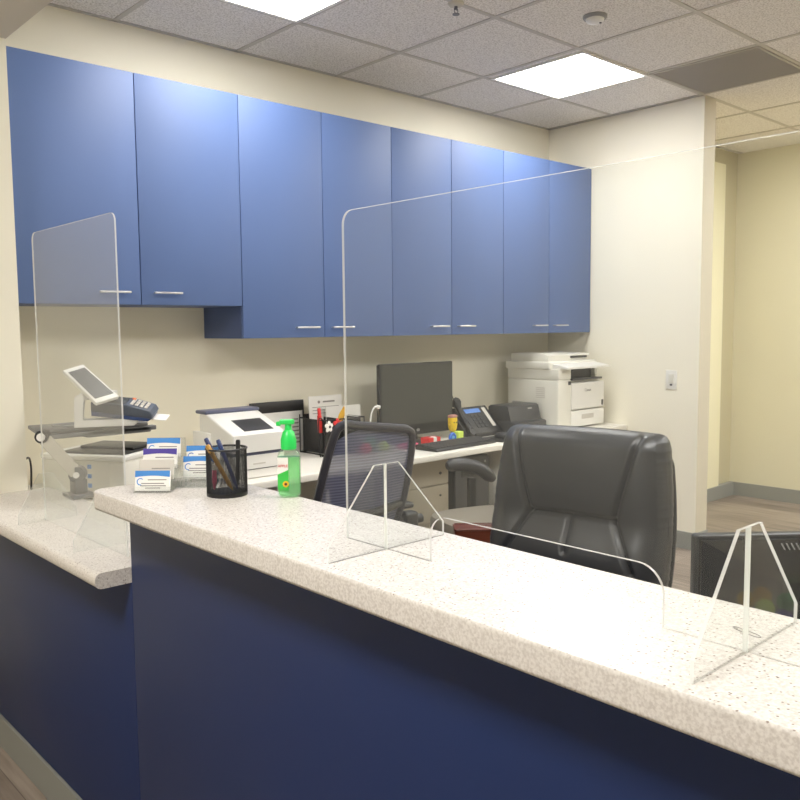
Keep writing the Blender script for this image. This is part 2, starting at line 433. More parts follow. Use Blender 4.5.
# ------------------------------------------------------------------ ceiling fittings
def ceiling_light(x0, y0, label, lamp='lamp'):
    t = thing('ceiling_light', label, 'ceiling light', (x0 + T / 2, y0 + T / 2, ZC))
    h = T / 2 - .006
    b = BM()
    for q in ((-h, h, -h, -h + .018), (-h, h, h - .018, h), (-h, -h + .018, -h + .018, h - .018), (h - .018, h, -h + .018, h - .018)):
        box(b, q[0], q[1], q[2], q[3], -.008, 0, .001)
    obj('frame', b, M['white'], t)
    b = BM(); box(b, -h + .018, h - .018, -h + .018, h - .018, -.004, -.001); obj('diffuser', b, M[lamp], t, smooth=False)
    return t
ceiling_light(GX - T + .04, GY - T - .004, 'square lit ceiling panel nearest the right wall, left of the dark grille')
ceiling_light(GX - 4 * T, GY - T, 'square lit ceiling panel cut off by the top edge, above the blue cabinets')
ceiling_light(GX - 4 * T, GY - 5 * T, 'added out-of-view ceiling panel over the staff side of the counter', 'added_lamp_rear')  # unseen panel and its neighbour, added to lift the ambient light
ceiling_light(GX - T, GY - 5 * T, 'added out-of-view ceiling panel over the staff area near the hallway', 'added_lamp_rear')
ceiling_light(GX - 8 * T, GY - 4 * T, 'added out-of-view ceiling panel in the lobby before the counter', 'added_lamp_lobby')  # unseen lobby panel, added to brighten the counter front and shield reflections
ceiling_light(GX + 2 * T, GY - 6 * T, 'added out-of-view ceiling panel in the hallway', 'added_lamp_hall')  # both hallway panels are unseen, added to brighten the hall walls
ceiling_light(GX + 2 * T, GY - 3 * T, 'added out-of-view ceiling panel at the near end of the hallway', 'added_lamp_hall')

t = thing('ceiling_vent', 'dark grey square air grille set in the ceiling above the wall end', 'ceiling vent', (GX + T / 2, GY - 1.5 * T, ZC))
h = T / 2 - .012
M['ventdark'] = mat('vent_grey', rgb(176, 170, 160), 0.5, 0.0, noise=0.05, scale=4)
b = BM()
for q in ((-h, h, -h, -h + .015), (-h, h, h - .015, h), (-h, -h + .015, -h + .015, h - .015), (h - .015, h, -h + .015, h - .015)):
    box(b, q[0], q[1], q[2], q[3], -.008, 0, .001)
obj('frame', b, M['ventdark'], t)
b = BM(); box(b, -h + .015, h - .015, -h + .015, h - .015, -.003, -.0005)
n = 44
for i in range(n):
    x = -h + .018 + (2 * h - .036) * i / (n - 1); box(b, x - .002, x + .002, -h + .015, h - .015, -.0055, -.003)
obj('grille', b, M['ventdark'], t, smooth=False)

t = thing('smoke_detector', 'round grey smoke detector on the ceiling above the lit panel', 'smoke detector', (3.1454, 2.1554, ZC))
b = BM(); lathe(b, [(.052, 0), (.052, -.008), (.047, -.014), (.0465, -.014)]); obj('base', b, M['grey'], t)
b = BM(); lathe(b, [(.04, -.014), (.038, -.022), (.028, -.028), (.010, -.030)]); obj('cover', b, M['white'], t)
b = BM(); cyl(b, (.015, -.018, -.0285), (.015, -.018, -.031), .006, n=12); obj('sensor_lens', b, M['dark'], t)
t = thing('fire_sprinkler', 'small fire sprinkler head on the ceiling at the top edge', 'sprinkler', (2.585, 2.4528, ZC - .004))
b = BM(); lathe(b, [(.034, 0.004), (.034, 0), (.028, -.007), (.014, -.010)]); obj('escutcheon', b, M['tan'], t)
b = BM(); cyl(b, (0, 0, -.008), (0, 0, -.022), .007); tube(b, [(-.009, 0, -.02), (-.011, 0, -.032), (0, 0, -.042)], .002, 6); tube(b, [(.009, 0, -.02), (.011, 0, -.032), (0, 0, -.042)], .002, 6)
box(b, -.010, .010, -.003, .003, -.024, -.019); obj('nozzle', b, M['midgrey'], t)
b = BM(); cyl(b, (0, 0, -.040), (0, 0, -.043), .015); obj('deflector', b, M['midgrey'], t)

# ------------------------------------------------------------------ upper cabinets
YC = 3.2114; ZTOP = 2.403
D = [1.0332, 1.519, 1.9963, 2.4535, 2.8997, 3.3425, 3.7822, 4.2217, 4.6675]
def handle_mesh(parent, x0, x1, z):
    b = BM(); box(b, x0, x1, -.036, -.026, z - .004, z + .004, .002)
    for x in (x0 + .014, x1 - .014): cyl(b, (x, -.028, z), (x, 0, z), .0035, n=10)
    return obj('handle', b, M['chrome'], parent)
HS = [(1.335, 1.462), (1.562, 1.688), (2.270, 2.402), (2.484, 2.615), (3.160, 3.292), (3.374, 3.505), (4.045, 4.172), (4.252, 4.384)]
LAB = ['blue two-door wall cabinet at the left end, hung higher than the others',
       'blue two-door wall cabinet second from the left, first of the lower-hanging row',
       'blue two-door wall cabinet above the computer monitor',
       'blue two-door wall cabinet at the right end, above the white printer']
for k in range(4):
    x0, xm, x1 = D[2 * k], D[2 * k + 1], D[2 * k + 2]
    zb = 1.4815 if k == 0 else 1.3361
    t = thing('wall_cabinet', LAB[k], 'cabinet', (x0, YW, zb), 0, 'blue wall cabinets along the back wall')
    W = x1 - x0; Hh = ZTOP - zb; yd = YC - YW
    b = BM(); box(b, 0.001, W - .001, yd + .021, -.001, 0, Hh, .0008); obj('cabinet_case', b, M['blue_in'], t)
    for j, (a, c) in enumerate(((x0, xm), (xm, x1))):
        b = BM(); box(b, a - x0 + .002, c - x0 - .002, 0, .019, .001 - 0, Hh - .001, .0012)
        d = obj('door', b, M['blue'], t, loc=(0, yd, 0))
        hx = HS[2 * k + j]; hz = 1.531 if k == 0 else 1.384
        handle_mesh(d, hx[0] - x0, hx[1] - x0, hz - zb)
b = BM(); box(b, 4.6675, XW, YC + .01, YW, 1.3361, ZTOP)
struct('trim_3', b, M['blue'])

# ------------------------------------------------------------------ reception counter
t = thing('reception_counter', 'long navy blue reception counter front with a stepped top', 'counter', (0.807, 1.811, 0), 0)
b = BM(); box(b, 0, .12, YB - 1.811 + .01, 0, 0, .985, .0015); obj('high_front_panel', b, M['navy'], t)
b = BM(); box(b, 0, .10, 0.001, 2.96 - 1.811, 0, .7925, .0015); obj('low_front_panel', b, M['navy'], t)

def countertop(name, label, x0, x1, y0, y1, z0, z1, corner, r=.016):
    """slab with rounded front edge and rounded free front corner"""
    b = BM(); cr = corner
    pts = [(x0, y0), (x1, y0), (x1, y1)]
    if cr > 0:
        for i in range(7):
            a = PI / 2 + PI / 2 * i / 6
            pts.append((x0 + cr + cr * math.cos(a), y1 - cr + cr * math.sin(a)))
    else: pts.append((x0, y1))
    prism(b, pts, 'z', z0, z1)
    b.faces.ensure_lookup_table()
    es = []
    for e in b.edges:
        va, vb = e.verts
        if abs(va.co.z - vb.co.z) > 1e-6: continue
        n_front = va.co.x < x0 + cr + 1e-4 and vb.co.x < x0 + cr + 1e-4
        n_end = cr > 0 and min(va.co.y, vb.co.y) > y1 - cr - 1e-4
        if n_front and (cr > 0 or abs(va.co.x - x0) < 1e-4 and abs(vb.co.x - x0) < 1e-4) or n_end: es.append(e)
    bmesh.ops.bevel(b, geom=es, offset=r, segments=5, profile=0.5, affect='EDGES', clamp_overlap=True)
    return tag(obj(name, b, M['stone'], None), label, 'countertop')
countertop('transaction_countertop', 'long raised speckled white countertop with a rounded edge', .718, 1.004, YB + .02, 1.806, .985, ZT, .020)
countertop('low_countertop', 'short lower speckled white countertop at left, below the raised one', .722, 1.030, 1.814, 2.958, .7925, ZL, 0)

# staff work surface behind the counter
t = thing('staff_worktop', 'white work surface behind the raised counter', 'desk', (0.93, -1.9, 0))
b = BM(); box(b, 0, .52, 0, 3.4, ZD - .03, ZD, .004); obj('worktop', b, M['desk'], t)
for yy in (.05, 3.32): 
    b = BM(); box(b, .02, .48, yy, yy + .025, 0, ZD - .03, .002); obj('end_panel', b, M['offwhite'], t)

# back desk
t = thing('back_desk', 'long white laminate desk along the back wall under the cabinets', 'desk', (0.958, 2.9208, 0))
b = BM(); box(b, 0.002, XW - .958 - .002, 0, YW - 2.9208 - .002, ZD - .034, ZD, .006, 3); obj('desktop', b, M['desk'], t)
for xx in (1.35, 2.62):
    b = BM(); box(b, xx, xx + .03, .12, .60, 0, ZD - .034, .002); obj('support_panel', b, M['offwhite'], t)

# ------------------------------------------------------------------ acrylic shields
def edge_faces(b, axis):
    """faces not facing the sheet's thin axis get the bright edge material"""
    b.normal_update()
    for f in b.faces:
        f.material_index = 0 if abs(f.normal[axis]) > 0.9 else (2 if f.calc_center_median().z < 1e-4 else 1)

def rounded_rect_path(y0, y1, z0, z1, r, n=8):
    pts = [(y0, z0), (y1, z0)]
    for i in range(n + 1):
        a = PI / 2 * i / n; pts.append((y1 - r + r * math.cos(a), z1 - r + r * math.sin(a)))
    for i in range(n + 1):
        a = PI / 2 + PI / 2 * i / n; pts.append((y0 + r + r * math.cos(a), z1 - r + r * math.sin(a)))
    return pts

def foot_mesh(w0, w1, h, top, lip):
    b = BM()
    prism(b, [(-w0, 0), (w1, 0), (w1, lip), (top, h), (-top, h), (-w0, lip)], 'y', -.002, .002)
    edge_faces(b, 1)
    return b

# large shield on the raised counter, with a pass-through slot at its base
sh = thing('acrylic_shield', 'large clear acrylic sneeze guard with a pass-through slot, standing on the raised counter', 'sneeze guard', (.8624, .681, ZT))
y0, y1, Hs, r = .290 - .681, 1.0755 - .681, .5445, .022
c0, c1, ch, cr = .4875 - .681, .8755 - .681, .072, .034
pts = []
pts += [(y0, 0), (c0, 0)]
for i in range(8):
    a = PI - PI / 2 * i / 7; pts.append((c0 + cr + cr * math.cos(a), ch - cr + cr * math.sin(a)))
for i in range(8):
    a = PI / 2 - PI / 2 * i / 7; pts.append((c1 - cr + cr * math.cos(a), ch - cr + cr * math.sin(a)))
pts += [(c1, 0), (y1, 0)]
for i in range(8):
    a = PI / 2 * i / 7; pts.append((y1 - r + r * math.cos(a), Hs - r + r * math.sin(a)))
for i in range(8):
    a = PI / 2 + PI / 2 * i / 7; pts.append((y0 + r + r * math.cos(a), Hs - r + r * math.sin(a)))
b = BM(); prism(b, pts, 'x', -.0022, .0022); edge_faces(b, 0)
obj('panel', b, None, sh, smooth=False, mats=[M['acrylic'], M['edge'], M['base_edge']])
for yy in (.9745, .3885):
    b = foot_mesh(.119, .128, .1385, .026, .024); f = obj('foot', b, None, sh, smooth=False, loc=(0, yy - .681, 0), mats=[M['acrylic'], M['edge'], M['base_edge']])
    b = BM(); box(b, -.0034, -.0020, -.0028, .0028, .0, .1380); obj('slot_edge', b, M['edge'], f, smooth=False)

sh = thing('acrylic_shield', 'narrow clear acrylic sneeze guard with a painted reflection haze, standing on the low counter at left', 'sneeze guard', (.84, 2.18, ZL))
b = BM(); prism(b, rounded_rect_path(1.90 - 2.18, 2.455 - 2.18, .0, .826, .022), 'x', -.0020, .0020); edge_faces(b, 0)
obj('panel', b, None, sh, smooth=False, mats=[M['acrylic_reflect'], M['edge'], M['base_edge']])
for yy in (2.435, 2.03):
    b = foot_mesh(.082, .082, .140, .020, .030); obj('foot', b, None, sh, smooth=False, loc=(0, yy - 2.18, 0), mats=[M['acrylic'], M['edge'], M['base_edge']])

# paperclip-like wire loop lying on the counter
b = BM()
pth = []
for i in range(20):
    a = 2 * PI * i / 20; pth.append((.004 * math.cos(a), .019 * math.copysign(min(1, abs(math.sin(a)) ** .5), math.sin(a)), .0007))
tube(b, pth, .0006, 6, closed=True)
tag(obj('paper_clip', b, M['clip'], None, loc=(.917, .413, ZT), rot=(0, 0, math.radians(-16))), 'wire paper clip lying on the raised counter by the right shield foot', 'paper clip')

# ------------------------------------------------------------------ business cards in tiered holders
def card_holder(loc, rz, tiers, label):
    t = thing('card_holder', label, 'card holder', loc, rz)
    W = .0405
    b = BM()
    box(b, -W, W, 0, .034 * tiers, 0, .002)
    box(b, -W, W, .034 * tiers - .002, .034 * tiers, 0, .022 * tiers + .016)
    obj('base', b, M['acrylic_holder'], t, smooth=False)
    for k in range(tiers):
        z = .020 * k; y = .030 * k
        b = BM(); box(b, -W, W, y, y + .002, 0.002, z + .014); box(b, -W, W, y + .002, y + .018, z + .002, z + .004)
        obj('tier', b, M['acrylic_holder'], t, smooth=False)
    return t
def card_stack(loc, rz, label, kind, h=.044):
    t = thing('business_cards', label, 'business cards', loc, rz, 'business cards in the counter holders', rot=(math.radians(-13), 0, rz))
    body = M['cardgrey'] if kind == 'plain' else M['paper']
    b = BM(); box(b, -.038, .038, 0, .008, 0, h, .0006); obj('stack', b, body, t, smooth=False)
    if kind in ('blue', 'purple'):
        m = M['cardblue'] if kind == 'blue' else M['cardpurple']
        b = BM(); n = 12; lo = h - .014
        bot = [(-.038 + .076 * i / n, lo + .003 * math.sin(PI * i / n)) for i in range(n + 1)]
        prism(b, bot + [(.038, h), (-.038, h)], 'y', -.0006, -.0001); obj('colour_band', b, m, t, smooth=False)
    b = BM()
    for (x0, x1, z) in ((-.010, .031, h - .021), (-.024, .026, h - .029), (-.026, .030, h - .034), (-.015, .018, h - .039)):
        box(b, x0, x1, -.0005, -.0001, z, z + .0022)
    obj('printed_lines', b, M['textgrey'], t, smooth=False)
    if kind == 'blue':
        b = BM(); tube(b, [(-.026 + .007 * math.cos(a), -.0006, h - .024 + .007 * math.sin(a)) for a in [0.8 + 4.2 * i / 12 for i in range(13)]], .0011, 6)
        obj('swirl_mark', b, M['cardblue'], t)
    return t
AZ = math.radians(-43)
def place(o, x, y, z):   # point in a frame turned by AZ at o
    c, s = math.cos(AZ), math.sin(AZ); return (o[0] + c * x - s * y, o[1] + s * x + c * y, o[2] + z)
H1 = (.7985, 1.6740, ZT); H2 = (.8970, 1.6585, ZT)
card_holder(H1, AZ, 4, 'clear tiered card holder at the left end of the raised counter')
kinds = ['blue', 'plain', 'purple', 'blue']
labs = ['white business cards with a blue band, lowest tier of the left holder', 'plain grey-white business cards on the second tier of the left holder',
        'business cards with a purple band on the third tier of the left holder', 'blue topped business cards on the highest tier of the left holder']
for k in range(4):
    card_stack(place(H1, 0, .030 * k + .0035, .020 * k + .0045), AZ, labs[k], kinds[k])
card_holder(H2, AZ, 3, 'clear tiered card holder beside the pen cup')
labs = ['white business cards with a blue band, front tier of the holder by the pen cup', 'blue topped business cards on the back tier of the holder by the pen cup']
card_stack(place(H2, 0, .030 + .0035, .020 + .0045 - .006), AZ, labs[0], 'blue', .048)
card_stack(place(H2, 0, .060 + .0035, .040 + .0045), AZ, labs[1], 'blue', .042)

# ------------------------------------------------------------------ pen cup and pens
PC = (.908, 1.542)
t = thing('pen_cup', 'black wire mesh pen cup on the raised counter', 'pen cup', (PC[0], PC[1], ZT))
b = BM(); R0 = .0425; nz = 40; nc = 96
g = [[b.verts.new((R0 * math.cos(2 * PI * k / nc), R0 * math.sin(2 * PI * k / nc), .006 + .094 * j / nz)) for k in range(nc)] for j in range(nz + 1)]
for j in range(nz):
    for k in range(nc): b.faces.new([g[j][k], g[j][(k + 1) % nc], g[j + 1][(k + 1) % nc], g[j + 1][k]])
o = obj('mesh_wall', b, M['meshwire'], t)
wf = o.modifiers.new('wire', 'WIREFRAME'); wf.thickness = .0013; wf.use_replace = True; wf.use_even_offset = False
b = BM(); lathe(b, [(.0432, 0), (.0435, .004), (.0428, .008), (.041, .008)]); obj('base', b, M['meshwire'], t)
b = BM(); tube(b, [(.043 * math.cos(2 * PI * k / 40), .043 * math.sin(2 * PI * k / 40), .101) for k in range(40)], .0022, 8, closed=True); obj('rim', b, M['meshwire'], t)
def pen(x0, y0, x1, y1, z1, label, m, capm, r=.0045):
    base = Vector((PC[0] + x0, PC[1] + y0, ZT + .0105)); top = Vector((PC[0] + x1, PC[1] + y1, ZT + z1))
    q = (top - base).to_track_quat('Z', 'Y'); L = (top - base).length
    t = thing('pen', label, 'pen', base, 0, 'pens in the mesh cup'); t.rotation_mode = 'QUATERNION'; t.rotation_quaternion = q
    b = BM(); lathe(b, [(.001, .004), (.0018, .006), (r * .8, .016), (r, .02), (r, L * .78)], n=14); obj('barrel', b, m, t)
    b = BM(); lathe(b, [(r * 1.1, L * .78), (r * 1.12, L * .97), (r * .8, L)], n=14); box(b, r, r + .002, -.0015, .0015, L * .8, L * .97, .0005); obj('cap', b, capm, t)
rx, ry = .737, -.676    # image-right direction on the counter
def pr(s): return (rx * s, ry * s)
vx, vy = -.676, -.737   # towards the viewer's side of the counter
def pq(a, c): return (rx * a + vx * c, ry * a + vy * c)
pen(*pq(.010, .004), *pq(-.041, .010), .124, 'slate blue pen at the far left, leaning left in the mesh cup', M['slate'], M['penblue'])
pen(*pq(.019, .024), *pq(-.034, .028), .112, 'tan barrelled pen leaning left in the mesh cup', M['pengold'], M['pengold'], .0048)
pen(*pq(.026, .012), *pq(-.016, .006), .120, 'navy blue pen in the middle of the mesh cup', M['penblue'], M['penblue'])
pen(*pq(.018, -.020), *pq(.022, -.020), .116, 'short black pen standing upright at the right of the mesh cup', M['black'], M['black'])
pen(*pq(-.024, .016), *pq(-.022, .018), .070, 'pink marker low in the left of the mesh cup', M['pink'], M['cardgrey'], .005)

# ------------------------------------------------------------------ hand sanitizer
SZ = math.radians(-40)
t = thing('hand_sanitizer', 'green pump bottle of hand sanitizer on the rear edge of the counter', 'hand sanitizer', (.990, 1.428, ZT), SZ)
def oval(w, tt, z, n=40): return superring(w, tt, 0, 0, z, n, .7, .8)
b = BM(); loft(b, [oval(.021, .012, .001), oval(.0245, .014, .006), oval(.0245, .014, .085), oval(.021, .0125, .096), oval(.013, .0115, .103)]); obj('bottle', b, M['bottle'], t)
b = BM(); loft(b, [oval(.019, .010, .004), oval(.0228, .0125, .008), oval(.0228, .0125, .086)]); obj('gel', b, M['gel'], t)
b = BM(); lathe(b, [(.0155, .102), (.0165, .106), (.0165, .122), (.0150, .127), (.012, .138), (.0075, .143), (.0065, .158)]); 
obj('pump_collar', b, M['greenpump'], t)
b = BM(); box(b, -.018, .013, -.0085, .0085, .154, .1645, .003); box(b, -.025, -.015, -.0055, .0055, .151, .160, .002); obj('pump_nozzle', b, M['greenpump'], t)
# front label: white top, green swoosh, yellow flower
b = BM(); n = 10
def fy(x): return -.0146 + .0028 * (abs(x) / .0255) ** 3
def patch(b, pts, off, mi=0):
    f = b.faces.new([b.verts.new((x, fy(x) - off, z)) for x, z in pts]); f.material_index = mi
for i in range(n):
    xa, xb = -.023 + .0225 * i / n, -.023 + .0225 * (i + 1) / n
    patch(b, [(xa, .050 + .010 * i / n), (xb, .050 + .010 * (i + 1) / n), (xb, .086), (xa, .086)], .0005)
lab = obj('label', b, M['paper'], t, smooth=False)
b = BM()
for i in range(n):
    xa, xb = -.023 + .0225 * i / n, -.023 + .0225 * (i + 1) / n
    patch(b, [(xa, .022), (xb, .012), (xb, .050 + .010 * (i + 1) / n), (xa, .050 + .010 * i / n)], .0006)
obj('green_panel', b, M['green'], lab, smooth=False)
b = BM()
for k in range(10):
    a = 2 * PI * k / 10; cyl(b, (-.006 + .0045 * math.cos(a), -.0156, .030 + .0045 * math.sin(a)), (-.006 + .0045 * math.cos(a), -.0162, .030 + .0045 * math.sin(a)), .0022, n=8)
fl = obj('flower_print', b, M['yellow'], lab)
text_mesh('lettering', 'APPLE', .0078, M['red'], lab, (-.0115, -.0157, .068), (PI / 2, 0, 0))
b = BM(); cyl(b, (-.006, -.0162, .030), (-.006, -.0168, .030), .003, n=12); obj('flower_centre', b, M['brown'], lab)

# ------------------------------------------------------------------ monitors
def monitor(loc, rz, W, Hh, zb, label, back=False):
    t = thing('computer_monitor', label, 'monitor', loc, rz)
    b = BM(); box(b, -W / 2, W / 2, 0, .022, zb, zb + Hh, .006, 3)
    obj('bezel', b, M['black'], t)
    b = BM(); box(b, -W / 2 + .012, W / 2 - .012, -.001, .004, zb + (.060 if not back else .03), zb + Hh - .012); obj('screen', b, M['screen'], t, smooth=False)
    b = BM(); cyl(b, (0, -.0015, zb + .026), (0, .002, zb + .026), .008, n=20)
    for v in b.verts: v.co.x *= 1.6
    obj('logo_badge', b, M['clip'], t)
    # rear shell, domed
    b = BM(); loft(b, [[(sx * (W / 2 - .006) * k, .020 + dy, zb + Hh / 2 + sz * (Hh / 2 - .006) * k) for sx, sz in ((-1, -1), (1, -1), (1, 1), (-1, 1))] for k, dy in ((1, 0), (1, .012), (.5, .020))])
    rs = obj('rear_shell', b, M['monitor_back'], t, smooth=False)
    b = BM(); n = 46
    for i in range(n):
        x = -W / 2 + .03 + (W - .16) * i / (n - 1)
        mx = Matrix.Translation((x, .0328, zb + Hh - .017)) @ Matrix.Rotation(.5, 4, 'Y')
        box(b, -.0008, .0008, -.001, .0025, -.0055, .0055, mx=mx)
    if back: obj('vent_slots', b, M['grey'], rs, smooth=False)
    else: b.free()
    b = BM(); box(b, -.035, .035, .040, .060, .01, zb + Hh * .55, .004); obj('stand_neck', b, M['black'], t)
    b = BM(); box(b, -.12, .12, -.06, .14, 0, .012, .005, 3); obj('stand_foot', b, M['black'], t)
    return t
monitor((3.160, 3.30, ZD), 0, .560, .400, .045, 'black computer monitor with a dark screen on the back desk')
# front monitor seen from behind: its rear faces the lobby
dirx, diry = (1.2871 - 1.1633), (.5021 - .6076)
L = math.hypot(dirx, diry); dirx /= L; diry /= L
rz = math.atan2(diry, dirx) + PI
Wm = .50
cx, cy = 1.1633 + dirx * Wm / 2, .6076 + diry * Wm / 2
# local +y is the rear; shift so the rear face lies on the measured line
monitor((cx + .02 * .65, cy + .02 * .76, ZD), rz, Wm, .275, .045, 'glossy black monitor seen from behind, beyond the right end of the counter', True)

# jar of coloured balls in front of that monitor (added out of view to mirror in the shield foot)
t = thing('canister', 'added dark canister of coloured balls out of view on the staff worktop, mirrored in the right shield foot', 'canister', (1.20, .264, ZD))
b = BM(); lathe(b, [(.040, 0), (.043, .004), (.045, .20), (.047, .205), (.047, .21), (.043, .21), (.042, .06)]); obj('canister_body', b, M['black'], t)
for k, (bx, by, bz, m, lab) in enumerate(((1.200, .230, .966, 'yellow', 'yellow ball at the far end of the dark canister'), (1.205, .252, .976, 'gold', 'golden yellow ball in the middle of the dark canister'),
        (1.188, .264, .964, 'lime', 'lime green ball in the middle of the dark canister'), (1.208, .286, .974, 'toygreen', 'dark green ball near the monitor side of the canister'), (1.188, .290, .955, 'cardpurple', 'violet blue ball near the monitor side of the canister'))):
    b = BM(); bmesh.ops.create_uvsphere(b, u_segments=18, v_segments=12, radius=.0135)
    tag(obj('toy_ball', b, M[m], None, loc=(bx, by, bz)), lab, 'ball', 'coloured balls in the dark canister')

# ------------------------------------------------------------------ leather executive chair
def leather_chair(loc, rz):
    t = thing('executive_chair', 'black leather executive chair facing the counter', 'chair', loc, rz)
    rows = 130; ztop, zbot = 1.082, .50
    def ring2(w, t, z):
        r = []; N = 160
        for i in range(N + 1):
            u = math.sin(PI / 2 * (-1 + 2 * i / N)); r.append((w * u, -t * (1 - abs(u) ** 7) ** .5, z))
        for i in range(1, 60):
            u = math.sin(PI / 2 * (1 - 2 * i / 60)); r.append((w * u, t * (1 - abs(u) ** 7) ** .5, z))
        return r
    def seg(px, pz, ax, az, bx, bz):
        dx, dz = bx - ax, bz - az; k = max(0, min(1, ((px - ax) * dx + (pz - az) * dz) / (dx * dx + dz * dz)))
        return math.hypot(px - ax - k * dx, pz - az - k * dz)
    SE = [(-.192, 1.10, -.128, .845), (.192, 1.10, .128, .845), (-.128, .845, .128, .845), (-.128, .845, -.195, .72), (.128, .845, .195, .72), (0, .845, 0, .75)]
    rings = []
    for j in range(rows + 1):
        s = j / rows; z = zbot + (ztop - zbot) * s
        w = .256 + .020 * math.sin(PI * min(1, max(0, (s - .05) / .95))) - .012 * s
        e = .045; d0 = ztop - z
        edge = 1
        if d0 < e: edge = math.sqrt(max(0, 1 - (1 - d0 / e) ** 2))
        d1 = z - zbot
        if d1 < .06: edge = min(edge, math.sqrt(max(0.0, 1 - (1 - d1 / .06) ** 2)))
        th = .030 + .036 * edge
        if edge < 1: th = .066 * max(.04, edge)
        wi = w - (1 - edge) * .022
        lean = .17 * (z - .5) 
        ring = []
        for x, y, zz in ring2(wi, th, z):
            front = y < 0
            dep = 0
            if front and abs(x) < wi * .985:
                for k, q in enumerate(SE):
                    d = seg(x, z, *q); wd = .0075
                    dep += (.012 if k < 5 else .007) * math.exp(-(d / wd) ** 2)
                # puffed panels: centre panel bulge, lumbar bulge
                u = x / wi
                dep -= .016 * (1 - u * u) * math.exp(-((z - .98) / .12) ** 2)
                dep -= .022 * math.exp(-((z - .73) / .09) ** 2) * (1 - u * u)
                dep -= .012 * math.exp(-((abs(u) - .78) / .2) ** 2)
                dep += .016 * math.exp(-((z - .835) / .05) ** 2) * (1 - .6 * u * u)
            crown = .006 * (1 - (x / max(wi, .01)) ** 2) * s
            wr = 0
            if abs(x) > wi * .9 and abs(y) < th * .8:
                wr = .0012 * math.sin(z * 190 + 2 * math.sin(z * 40)) + .0007 * math.sin(z * 370 + 1)
            ring.append((x + math.copysign(wr, x), y + dep + lean, zz + crown))
        rings.append(ring)
    b = BM(); loft(b, rings); obj('backrest', b, M['leather'], t)
    # rear/side gusset: darker welt around the outer rim
    b = BM(); pts = []
    for j in range(0, 41):
        s = j / 40; z = .56 + .48 * s; w = .246 + .020 * math.sin(PI * s) - .012 * s
        pts.append((w + .002 - .03 * max(0, s - .92) / .08, .17 * (z - .5) + .028, z))
    tube(b, pts, .012, 10); obj('side_welt', b, M['leather_in'], t)
    b = BM(); tube(b, [(-p[0], p[1], p[2]) for p in pts], .012, 10); obj('side_welt', b, M['leather_in'], t)
    b = BM(); rings = []
    for z, k in ((.40, .9), (.41, .97), (.44, 1), (.485, 1), (.51, .97), (.522, .88)):
        rings.append([(x, y, zz) for x, y, zz in superring(.255 * k, .25 * k, 0, -.20, z, 72, .4, .4)])
    loft(b, rings); obj('seat', b, M['leather'], t)
    for sx in (-1, 1):
        b = BM(); p = smoothpath([(sx * .27, .03, .50), (sx * .295, .0, .62), (sx * .30, -.10, .655), (sx * .30, -.26, .645), (sx * .295, -.36, .60), (sx * .285, -.37, .50), (sx * .26, -.30, .42)])
        tube(b, p, .022, 12); a = obj('armrest', b, M['black'], t)
        b = BM(); box(b, sx * .30 - .032, sx * .30 + .032, -.31, -.03, .655, .685, .012, 3); obj('arm_pad', b, M['leather'], a)
    swivel(t, .38)
    return t
def swivel(t, top, r=.30):
    b = BM(); cyl(b, (0, -.18, .10), (0, -.18, top - .03), .028); cyl(b, (0, -.18, top - .06), (0, -.18, top + .02), .045); box(b, -.11, .11, -.29, -.07, top, top + .025, .006); obj('column', b, M['black'], t)
    b = BM()
    for k in range(5):
        a = 2 * PI * k / 5 + .3; d = Vector((math.cos(a), math.sin(a), 0)); c = Vector((0, -.18, 0))
        tube(b, [c + Vector((0, 0, .10)), c + d * r * .5 + Vector((0, 0, .088)), c + d * r + Vector((0, 0, .070))], [.03, .024, .017], 10)
    bs = obj('star_base', b, M['black'], t)
    for k in range(5):
        a = 2 * PI * k / 5 + .3; d = Vector((math.cos(a), math.sin(a), 0)); p = Vector((0, -.18, 0)) + d * r; s = Vector((-d.y, d.x, 0))
        b = BM(); cyl(b, p + s * .008 + Vector((0, 0, .025)), p + s * .026 + Vector((0, 0, .025)), .025, n=16); cyl(b, p - s * .026 + Vector((0, 0, .025)), p - s * .008 + Vector((0, 0, .025)), .025, n=16); cyl(b, p + Vector((0, 0, .03)), p + Vector((0, 0, .075)), .008, n=10)
        obj('caster', b, M['black'], bs)
leather_chair((1.897, 1.366, 0), math.radians(-79))

